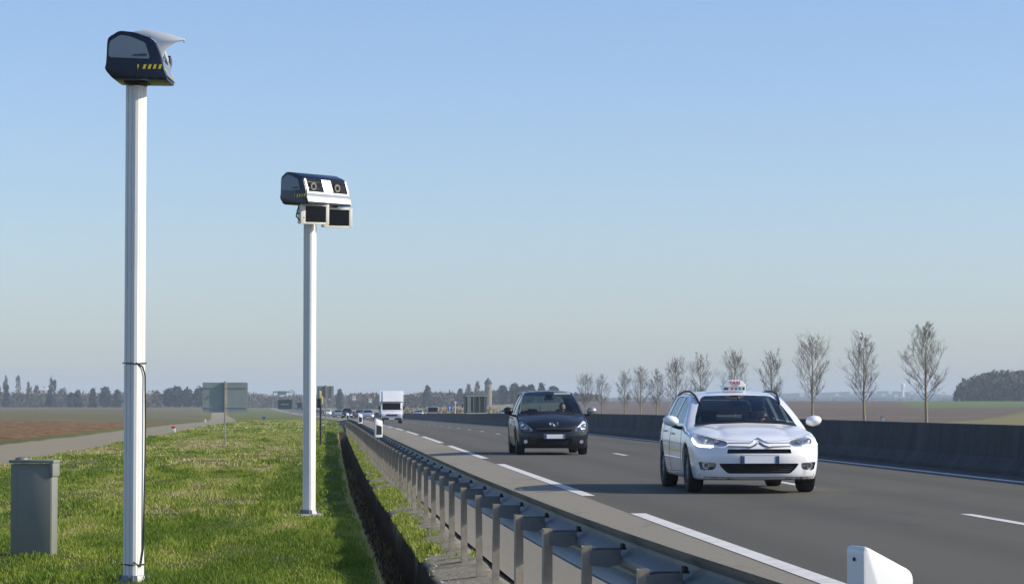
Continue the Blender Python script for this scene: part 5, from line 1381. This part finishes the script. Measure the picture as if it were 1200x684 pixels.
# ------------------------------------------------------------ bare roadside trees
M['bark_pale'] = mat('pale_sunlit_bark', (.24, .20, .13), .85, 0, .2, 20)
M['twig'] = mat('twig_bark', (.115, .090, .064), .9, 0, .2, 20)
def bare_tree_meshes(H, seed, spread=.30, nl=40, thick=1.0):
    rd = random.Random(seed)
    tb = NB(); cb = NB(); n = 12; pts = []; x = y = 0
    for i in range(n + 1):
        t = i / n; pts.append((x, y, t * H)); x += rd.uniform(-.003, .003) * H; y += rd.uniform(-.006, .006) * H
    rad = [max(.006, .017 * H * (1 - i / n) ** 1.1) * thick for i in range(n + 1)]
    tube(tb, pts, rad, 7)
    def seg(p, d, L, r, lev):
        k = 5 if lev == 0 else 3; q = [p.copy()]; c = p.copy(); dd = d.copy()
        for i in range(k):
            dd = (dd + Vector((rd.uniform(-.16, .16), rd.uniform(-.16, .16), .10 + rd.uniform(-.08, .12)))).normalized()
            c = c + dd * L / k; q.append(c.copy())
        tube(cb, q, [max(.0026, r * (1 - .8 * i / k)) for i in range(k + 1)], 4 if lev == 0 else 3, caps=False)
        if lev < 3:
            m = {0: 10, 1: 5, 2: 2}[lev]
            for i in range(m):
                t = rd.uniform(.22, 1.0); j = min(k - 1, int(t * k)); pp = q[j].lerp(q[j + 1], t * k - j)
                ax = Vector((rd.gauss(0, 1), rd.gauss(0, 1), rd.gauss(0, .6))).normalized()
                nd = (dd * .9 + ax * .75 + Vector((0, 0, .18))).normalized()
                seg(pp, nd, L * rd.uniform(.30, .52) * (1.1 - .3 * t), r * .5, lev + 1)
    a = rd.uniform(0, 6)
    for i in range(nl):
        t = .26 + .72 * (i + rd.random()) / nl; a += 2.4 + rd.uniform(-.4, .4)
        j = min(n - 1, int(t * n)); p = Vector(pts[j]).lerp(Vector(pts[j + 1]), t * n - j)
        sh = math.sin(math.pi * min(1, (t - .12) / .9) ** .75) 
        L = H * spread * (.30 + .95 * sh) * rd.uniform(.6, 1.15) * (1.0 if t < .85 else .6)
        up = .55 + .75 * t + rd.uniform(-.2, .2)
        d = Vector((math.cos(a), math.sin(a), up)).normalized()
        seg(p, d, L, .0036 * H * (1.15 - t) * thick, 0)
    a_ = bpy.data.meshes.new('trunk'); tb.to_mesh(a_); tb.free(); a_.materials.append(M['bark_pale'])
    c_ = bpy.data.meshes.new('crown'); cb.to_mesh(c_); cb.free(); c_.materials.append(M['twig'])
    return a_, c_
TV = [bare_tree_meshes(6.0, s_, sp) for s_, sp in ((3, .25), (11, .27), (23, .24), (31, .22))]
tl = [(1092, 380, 'largest bare tree, at the right end of the row beyond the barrier'), (1018, 392, 'second bare tree from the right end of the row'),
      (956, 395, 'broad bare tree standing just right of the taxi bonnet and mirror'), (908, 411, 'slender bare tree rising right behind the roof sign of the taxi'),
      (863, 413, 'bare tree directly behind the taxi roof sign, left of it'), (822, 415, 'narrow bare tree rising above the left roof rail of the taxi'),
      (794, 421, 'bare tree left of the taxi roof, with an open forked crown'), (771, 434, 'first small bare tree left of the taxi'),
      (751.5, 431, 'bare tree in the middle of the cluster between the two near cars'), (733, 434, 'small bare tree left of the cluster middle between the two near cars'),
      (706, 440, 'small bare tree second from the left end of the row'), (686.5, 439, 'small bare tree at the left end of the row, nearest the dark people carrier')]
XT = 34.0
for i, (px, ty, lab) in enumerate(tl):
    Y = XT * 3150 / (px - 396); s = (475 - ty) / 3150 * Y + EYE; b = float(gz(XT, Y)); H = s - b
    a_, c_ = TV[(0, 2, 1, 3, 1, 3, 1, 2, 0, 3, 2, 1)[i]]
    g = empty('bare_tree', (XT, Y, b), lab, 'tree', 'bare trees in a row beyond the barrier', random.uniform(0, 6.28)); g.scale = (H / 6 * 1.05, H / 6 * 1.05, H / 6)
    link(bpy.data.objects.new('trunk', a_), g); link(bpy.data.objects.new('crown', c_), g)
g = empty('field_marker', (P(1039, 300), 300, float(gz(60, 300))), 'small pale marker stump at the edge of the brown field beyond the barrier', 'marker')
bm = NB(); box(bm, (0, 0, .3), (.35, .3, .8), .05); obj('stump', bm, M['concrete'], g); bm = NB(); box(bm, (0, 0, .74), (.45, .4, .1), .03); obj('cap', bm, M['galv'], g)

# ------------------------------------------------------------ far trees
def leafm(name, c0, c1, tr=.2):
    t = MT(name); n = t.noise(t.pos(), .25, 4); m_ = t.noise(t.pos(), 2.0, 3)
    c = t.mix(t.val(m_, .3, .7, 0, .5), t.ramp(n, [(.35, c0), (.65, c1)]), c0); t.base(c); t.p.inputs['Roughness'].default_value = .9; t.p.inputs['Specular IOR Level'].default_value = .1
    return t.m
M['conifer'] = leafm('conifer_foliage', (.018, .035, .020), (.045, .07, .035))
M['twigs_far'] = leafm('distant_bare_twigs', (.09, .075, .055), (.19, .155, .115))
M['wood_brown'] = leafm('bare_woodland', (.06, .055, .042), (.13, .11, .08))
def cloud(name, n, fn, size, m, parent=None, aspect=1.0):
    """n small leaf-clump triangles at points given by fn"""
    Pn = fn(n); n = len(Pn)
    A = rng.normal(0, 1, (n, 3, 3)); A[:, :, 2] *= aspect
    V = (Pn[:, None, :] + A * (size * rng.uniform(.5, 1.3, (n, 1, 1)))).reshape(-1, 3)
    return mesh_np(name, V, np.arange(3 * n).reshape(n, 3), m, parent)
def ell(h0, h1, w_, top=1.0, cone=False):
    def fn(n):
        t = rng.uniform(0, 1, n) ** .8; a = rng.uniform(0, 2 * np.pi, n)
        r = (w_ / 2) * ((1 - t) ** .7 if cone else np.sqrt(np.clip(1 - (2 * t - 1) ** 2, 0, 1)) ** .8) * (rng.uniform(.2, 1, n) ** .5)
        lump = .75 + .5 * vnoise(a * 1.6 + w_, t * 5 + h1, 3)
        return np.stack([r * lump * np.cos(a), r * lump * np.sin(a), h0 + (h1 - h0) * t], -1)
    return fn
def far_tree(px, ty, wpx, Y, kind, label, grp, ubase=None, zbase=None):
    X = P(px, Y); u = X - float(shift(Y)); b = float(gz(u, Y)) if zbase is None else zbase
    H = (475 - ty) / 3150 * Y + EYE - b; W_ = wpx / 3150 * Y
    g = empty({'poplar': 'poplar_tree', 'conifer': 'conifer_tree', 'round': 'round_tree', 'bare': 'bare_tree'}[kind], (X, Y, b - .2), label, 'tree', grp)
    bm = NB(); tube(bm, [(0, 0, 0), (0, 0, H * .5), (0.1, 0, H * (.95 if kind != 'round' else .7))], [.02 * H + .05, .013 * H, .05], 6); obj('trunk', bm, M['twig'], g)
    if kind == 'poplar': cloud('crown', 260, ell(H * .12, H, W_, cone=False), .30, M['twigs_far'], g, 2.2)
    elif kind == 'bare': cloud('crown', 420, ell(H * .2, H, W_), .34, M['twigs_far'], g, 1.4)
    elif kind == 'round': cloud('crown', 900, ell(H * .08, H, W_), .50, M['conifer'], g)
    else: cloud('crown', 900, ell(H * .05, H, W_ * 1.1, cone=True), .50, M['conifer'], g)
G1 = 'trees on the left horizon'
for px, ty, w_, k, lab in [
    (3, 450, 5, 'poplar', 'bare poplar at the far left edge of the horizon'), (12, 442, 5, 'poplar', 'tall bare poplar near the left edge'), (26, 440, 6, 'poplar', 'tallest bare poplar on the left horizon'),
    (38, 448, 6, 'poplar', 'bare poplar just right of the tallest one'), (47, 452, 6, 'poplar', 'short bare poplar left of the white farm building'), (64, 443, 3.5, 'poplar', 'thin bare poplar above the dark conifer'), (68, 445, 3.5, 'poplar', 'very thin bare poplar right beside another thin one'),
    (12.5, 452, 5, 'conifer', 'narrow dark conifer below the tall poplar near the left edge'),
    (62, 457, 6, 'conifer', 'slim dark conifer below the thin poplars'), (77, 455, 14, 'bare', 'rounded bare tree left of the conifer group'), (95, 458, 9, 'conifer', 'broad conifer left of the nearest pole'), (88, 461, 12, 'round', 'low dark evergreen beside the broad conifer'),
    (112, 456, 8, 'conifer', 'pointed conifer in the middle of the conifer group'), (126, 454, 12, 'round', 'tall rounded evergreen left of the nearest pole'), (140, 457, 9, 'conifer', 'conifer closest to the left side of the nearest pole'),
    (185, 458, 14, 'bare', 'bare tree right of the nearest pole'), (199, 456, 12, 'round', 'dark evergreen left of the dense clump'), (209, 453, 15, 'round', 'tallest evergreen of the dense clump right of the nearest pole'), (221, 456, 14, 'round', 'broad evergreen in the dense clump'), (235, 455, 14, 'round', 'evergreen at the edge of the big sign back'),
    (247, 457, 14, 'round', 'evergreen hidden behind the big sign back')]:
    far_tree(px, ty, w_, 1300, k, lab, G1)
G2 = 'trees on the middle horizon'
for px, ty, w_, k, lab in [
    (398, 457, 7, 'conifer', 'dark conifer over the far queue of cars'), (500.5, 452, 12, 'conifer', 'broad dark conifer right of the white box van'), (539, 456, 7, 'bare', 'short bare tree left of the round tower'),
    (549, 450, 6, 'poplar', 'thin bare tree just left of the round tower'), (559, 448, 6, 'poplar', 'taller thin bare tree touching the round tower'), (589, 452, 11, 'round', 'round topped evergreen right of the round tower'),
    (603, 450, 12, 'round', 'first tall evergreen left of the dark people carrier roof'), (613, 452, 11, 'round', 'second evergreen over the dark people carrier roof'), (622, 451, 11, 'round', 'third evergreen over the dark people carrier roof'), (635, 449, 13, 'conifer', 'tall pointed evergreen above the dark people carrier'),
    (648, 453, 12, 'round', 'last evergreen right above the dark people carrier')]:
    far_tree(px, ty, w_, 1250, k, lab, G2)
# hedges and woods that read as one mass
def band(x0, x1, Y, dep, topf, n, size, seed, m, name, label, cat):
    X0, X1 = P(x0, Y), P(x1, Y)
    def fn(n):
        y = Y + rng.uniform(0, dep, n); X = rng.uniform(X0, X1, n) * y / Y; u = X - float(shift(Y)); b = gz(u, y)
        px = 396 + X / y * 3150
        top = (475 - topf(px)) / 3150 * Y + EYE - b
        top = top * (.75 + .35 * vnoise(X * .12, y * .05, seed) + .12 * vnoise(X * .5, y * .2, seed + 1) + .14 * (vnoise(X * .04, y * .02, seed + 2) - .5))
        return np.stack([X, y, b + np.maximum(top, .5) * rng.uniform(0, 1, n) ** .8], -1)
    o = cloud(name, n, fn, size, m, None, 1.2); tag(o, label, cat, kind='stuff'); return o
band(-60, 195, 1320, 60, lambda p: 462 + 0 * p, 15000, .55, 3, M['twigs_far'], 'hedgerow', 'grey brown bare woodland strip along the left horizon', 'woodland')
band(180, 420, 1500, 80, lambda p: 463 + 0 * p, 15000, .6, 5, M['twigs_far'], 'hedgerow', 'brown bare woodland behind the signs and the far queue of cars', 'woodland')
band(410, 700, 1280, 60, lambda p: np.interp(p, [410, 480, 560, 640, 700], [463, 462, 460, 461, 464]), 24000, .55, 7, M['twigs_far'], 'hedgerow', 'brown bare woodland beyond the field in the middle of the horizon', 'woodland')
band(1127, 1290, 1100, 140, lambda p: np.interp(p, [1127, 1130, 1136, 1146, 1158, 1180, 1290], [464, 453, 446, 442, 437, 434, 436]), 30000, .6, 9, M['wood_brown'], 'wood', 'dark brown wood at the right edge beyond the fields', 'wood')
band(560, 1130, 3300, 100, lambda p: 467 + 0 * p, 9000, 1.3, 12, M['twigs_far'], 'hedgerow', 'low bluish line of woodland far beyond the brown field', 'woodland')
def reeds(n):
    X = rng.uniform(P(470, 560), P(640, 560), n); y = 560 + rng.uniform(0, 60, n)
    return np.stack([X, y, gz(X - float(shift(560)), y) + rng.uniform(0, 1.5, n)], -1)
tag(cloud('reeds', 5000, reeds, .12, mat('reed_straw', (.26, .21, .12), .9), None, 4.0), 'straw coloured reeds and scrub behind the barrier in the distance', 'reeds', kind='stuff')

# ------------------------------------------------------------ buildings far off
M['render_white'] = mat('white_render', (.78, .76, .72), .8, 0, .05, .5); M['roof_tile'] = mat('roof_tile', (.22, .13, .09), .8, 0, .15, .5); M['roof_grey'] = mat('roof_grey', (.45, .45, .46), .7, 0, .1, .5)
M['stone'] = mat('tower_stone', (.20, .155, .115), .85, 0, .12, .6)
def house(px, y_top, y_bot, wpx, Y, label, roof='roof_tile', cat='house'):
    X = P(px, Y); b = EYE - (y_bot - 475) / 3150 * Y; t = EYE - (y_top - 475) / 3150 * Y; W_ = wpx / 3150 * Y; D = W_ * .8; H = t - b
    g = empty('house', (X, Y, b), label, cat)
    bm = NB(); box(bm, (0, 0, H * .30), (W_, D, H * .62 + .4)); obj('wall', bm, M['render_white'], g)
    bm = NB(); prism(bm, [(-D * .56, H * .60), (D * .56, H * .60), (0, H)], 'x', -W_ * .52, W_ * .52); rf = obj('roof', bm, M[roof], g)
    bm = NB(); box(bm, (W_ * .3, 0, H * .95), (W_ * .07 + .3, .8, H * .25)); obj('chimney', bm, M['stone'], rf)
    for q in (-.28, .0, .28): bm = NB(); box(bm, (q * W_, -D / 2 - .02, H * .36), (W_ * .1, .06, H * .18)); obj('window', bm, M['black_gl'], g)
house(51, 454, 462, 17, 1450, 'pale farm building among the poplars on the left horizon', 'roof_grey')
house(176, 458, 464, 5, 1450, 'small white house just right of the nearest pole on the horizon', 'roof_grey')
house(415, 461, 468, 4, 1240, 'small white gabled house over the far queue of cars')
house(434, 465, 471, 4, 1240, 'little pale house just left of the white box van')
house(691, 457, 465, 9, 2600, 'white house right of the dark people carrier on the horizon', 'roof_grey')
house(699, 459, 465, 6, 2600, 'low white house beside the bigger white house right of the people carrier', 'roof_grey')
house(785, 458, 466, 7, 2600, 'white house far behind the taxi roof', 'roof_grey')
# round pigeon tower
Yt = 1230; g = empty('round_tower', (P(572, Yt), Yt, .5), 'round stone tower with a pointed roof above the middle woodland', 'tower')
bm = NB(); cyl(bm, (0, 0, -1), (0, 0, 10.6), 1.7, 1.6, n=20); obj('wall', bm, M['stone'], g, smooth=40)
bm = NB(); cyl(bm, (0, 0, 10.6), (0, 0, 11.2), 1.7, 1.8, n=20); cyl(bm, (0, 0, 11.2), (0, 0, 13.6), 1.9, .05, n=20); rf = obj('roof', bm, mat('dark_slate', (.05, .05, .055), .6), g, smooth=40)
bm = NB(); box(bm, (0, -1.6, 8.6), (.6, .2, 1.0)); obj('window', bm, M['black'], g)
# gantry far down the road
Yg = 1500; g = empty('sign_gantry', (P(333, Yg), Yg, float(zr(Yg))), 'overhead sign gantry across the road far off on the left', 'gantry'); zg = 8.8 - float(zr(Yg))
bm = NB(); box(bm, (0, 0, zg), (12, .8, .7)); obj('beam', bm, M['galv'], g)
for x in (-5.8, 5.8): bm = NB(); box(bm, (x, 0, zg / 2 - .3), (.5, .5, zg + .5)); obj('post', bm, M['galv'], g)
bm = NB(); box(bm, (-1, -.5, zg - .6), (5, .15, 2.2)); obj('panel', bm, mat('motorway_green', (.02, .14, .08), .5), g)
bm = NB(); box(bm, (4.4, -.5, zg + .1), (2.2, .15, 2.6)); obj('cream_panel', bm, M['cream'], g)

# ------------------------------------------------------------ hill with the village and water tower
Yh = 4300
def build_hill():
    n = 80; m_ = 10; V = []
    for j in range(m_ + 1):
        for i in range(n + 1):
            px = 640 + 620 * i / n; Y = Yh + 900 * j / m_
            top = np.interp(px, [640, 740, 860, 950, 1040, 1110, 1160, 1260], [468, 465, 463, 460, 458, 456, 460, 468])
            h = (475 - top) / 3150 * Yh + EYE
            V.append((P(px, Yh), Y, 2.0 + (h - 2) * math.sin(math.pi * min(1, j / m_ * 1.0 + .0)) ** .6 + .8 * float(vnoise(i * .5, j * .5, 4)) if 0 < j < m_ else -3))
    i = np.arange(m_)[:, None] * (n + 1) + np.arange(n)[None, :]
    Fc = np.stack([i, i + 1, i + n + 2, i + n + 1], -1).reshape(-1, 4)
    tag(mesh_np('hill', V, Fc, leafm('hill_woods', (.02, .035, .025), (.06, .07, .045)), smooth=True), kind='structure')
build_hill()
vil = [(943, 463), (952, 461), (958, 464), (985, 462), (1003, 460), (1021, 461), (1030, 459), (1041, 462), (1049, 460), (1056, 463), (1075, 460), (1083, 461), (1090, 458), (1101, 459), (1107, 457), (1113, 461)]
hdesc = ['first pale house of the hill village, seen from the taxi side', 'second pale house of the hill village from the left', 'third pale house of the hill village from the left', 'lone pale house left of the second largest bare tree', 'pale house just left of the second largest bare tree', 'pale house just right of the second largest bare tree',
         'high pale house right of the second largest bare tree', 'pale house midway between two large bare trees, low on the hill', 'pale house left of the water tower', 'low pale house touching the foot of the water tower', 'pale house right of the water tower', 'pale house between water tower and largest bare tree', 'pale house behind the largest bare tree', 'pale house right of the largest bare tree', 'highest pale house of the hill village', 'last pale house of the hill village, nearest the dark wood']
for (px, y_), lab in zip(vil, hdesc):
    house(px, y_ - 2.2, y_ + 1.4, 4.2, Yh - 60, lab, random.choice(('roof_tile', 'roof_grey')))
g = empty('water_tower', (P(1064, Yh - 80), Yh - 80, 6), 'tall slim white water tower on the far hill above the village', 'water tower')
bm = NB(); cyl(bm, (0, 0, -2), (0, 0, 21), 2.2, 2.0, n=20); obj('shaft', bm, M['render_white'], g, smooth=40)
bm = NB(); cyl(bm, (0, 0, 21), (0, 0, 25), 2.2, 3.6, n=20); cyl(bm, (0, 0, 25), (0, 0, 30), 3.6, 3.5, n=20); cyl(bm, (0, 0, 30), (0, 0, 32), 3.5, .6, n=20); obj('tank', bm, M['render_white'], g, smooth=40)

# ------------------------------------------------------------ haze
t = MT('haze'); t.n.remove(t.p)
pv = t.new('ShaderNodeVolumePrincipled'); pv.inputs['Color'].default_value = (.72, .86, 1.0, 1); pv.inputs['Density'].default_value = 2.0e-4; pv.inputs['Anisotropy'].default_value = .0
t.l(pv.outputs[0], t.out.inputs['Volume'])
bm = NB(); lo = Vector((-6200, -60, -6)); hi = Vector((6600, 6500, 48))
box(bm, (lo + hi) / 2, hi - lo); tag(obj('haze', bm, t.m), 'thin pale haze over the plain', 'haze', kind='stuff')
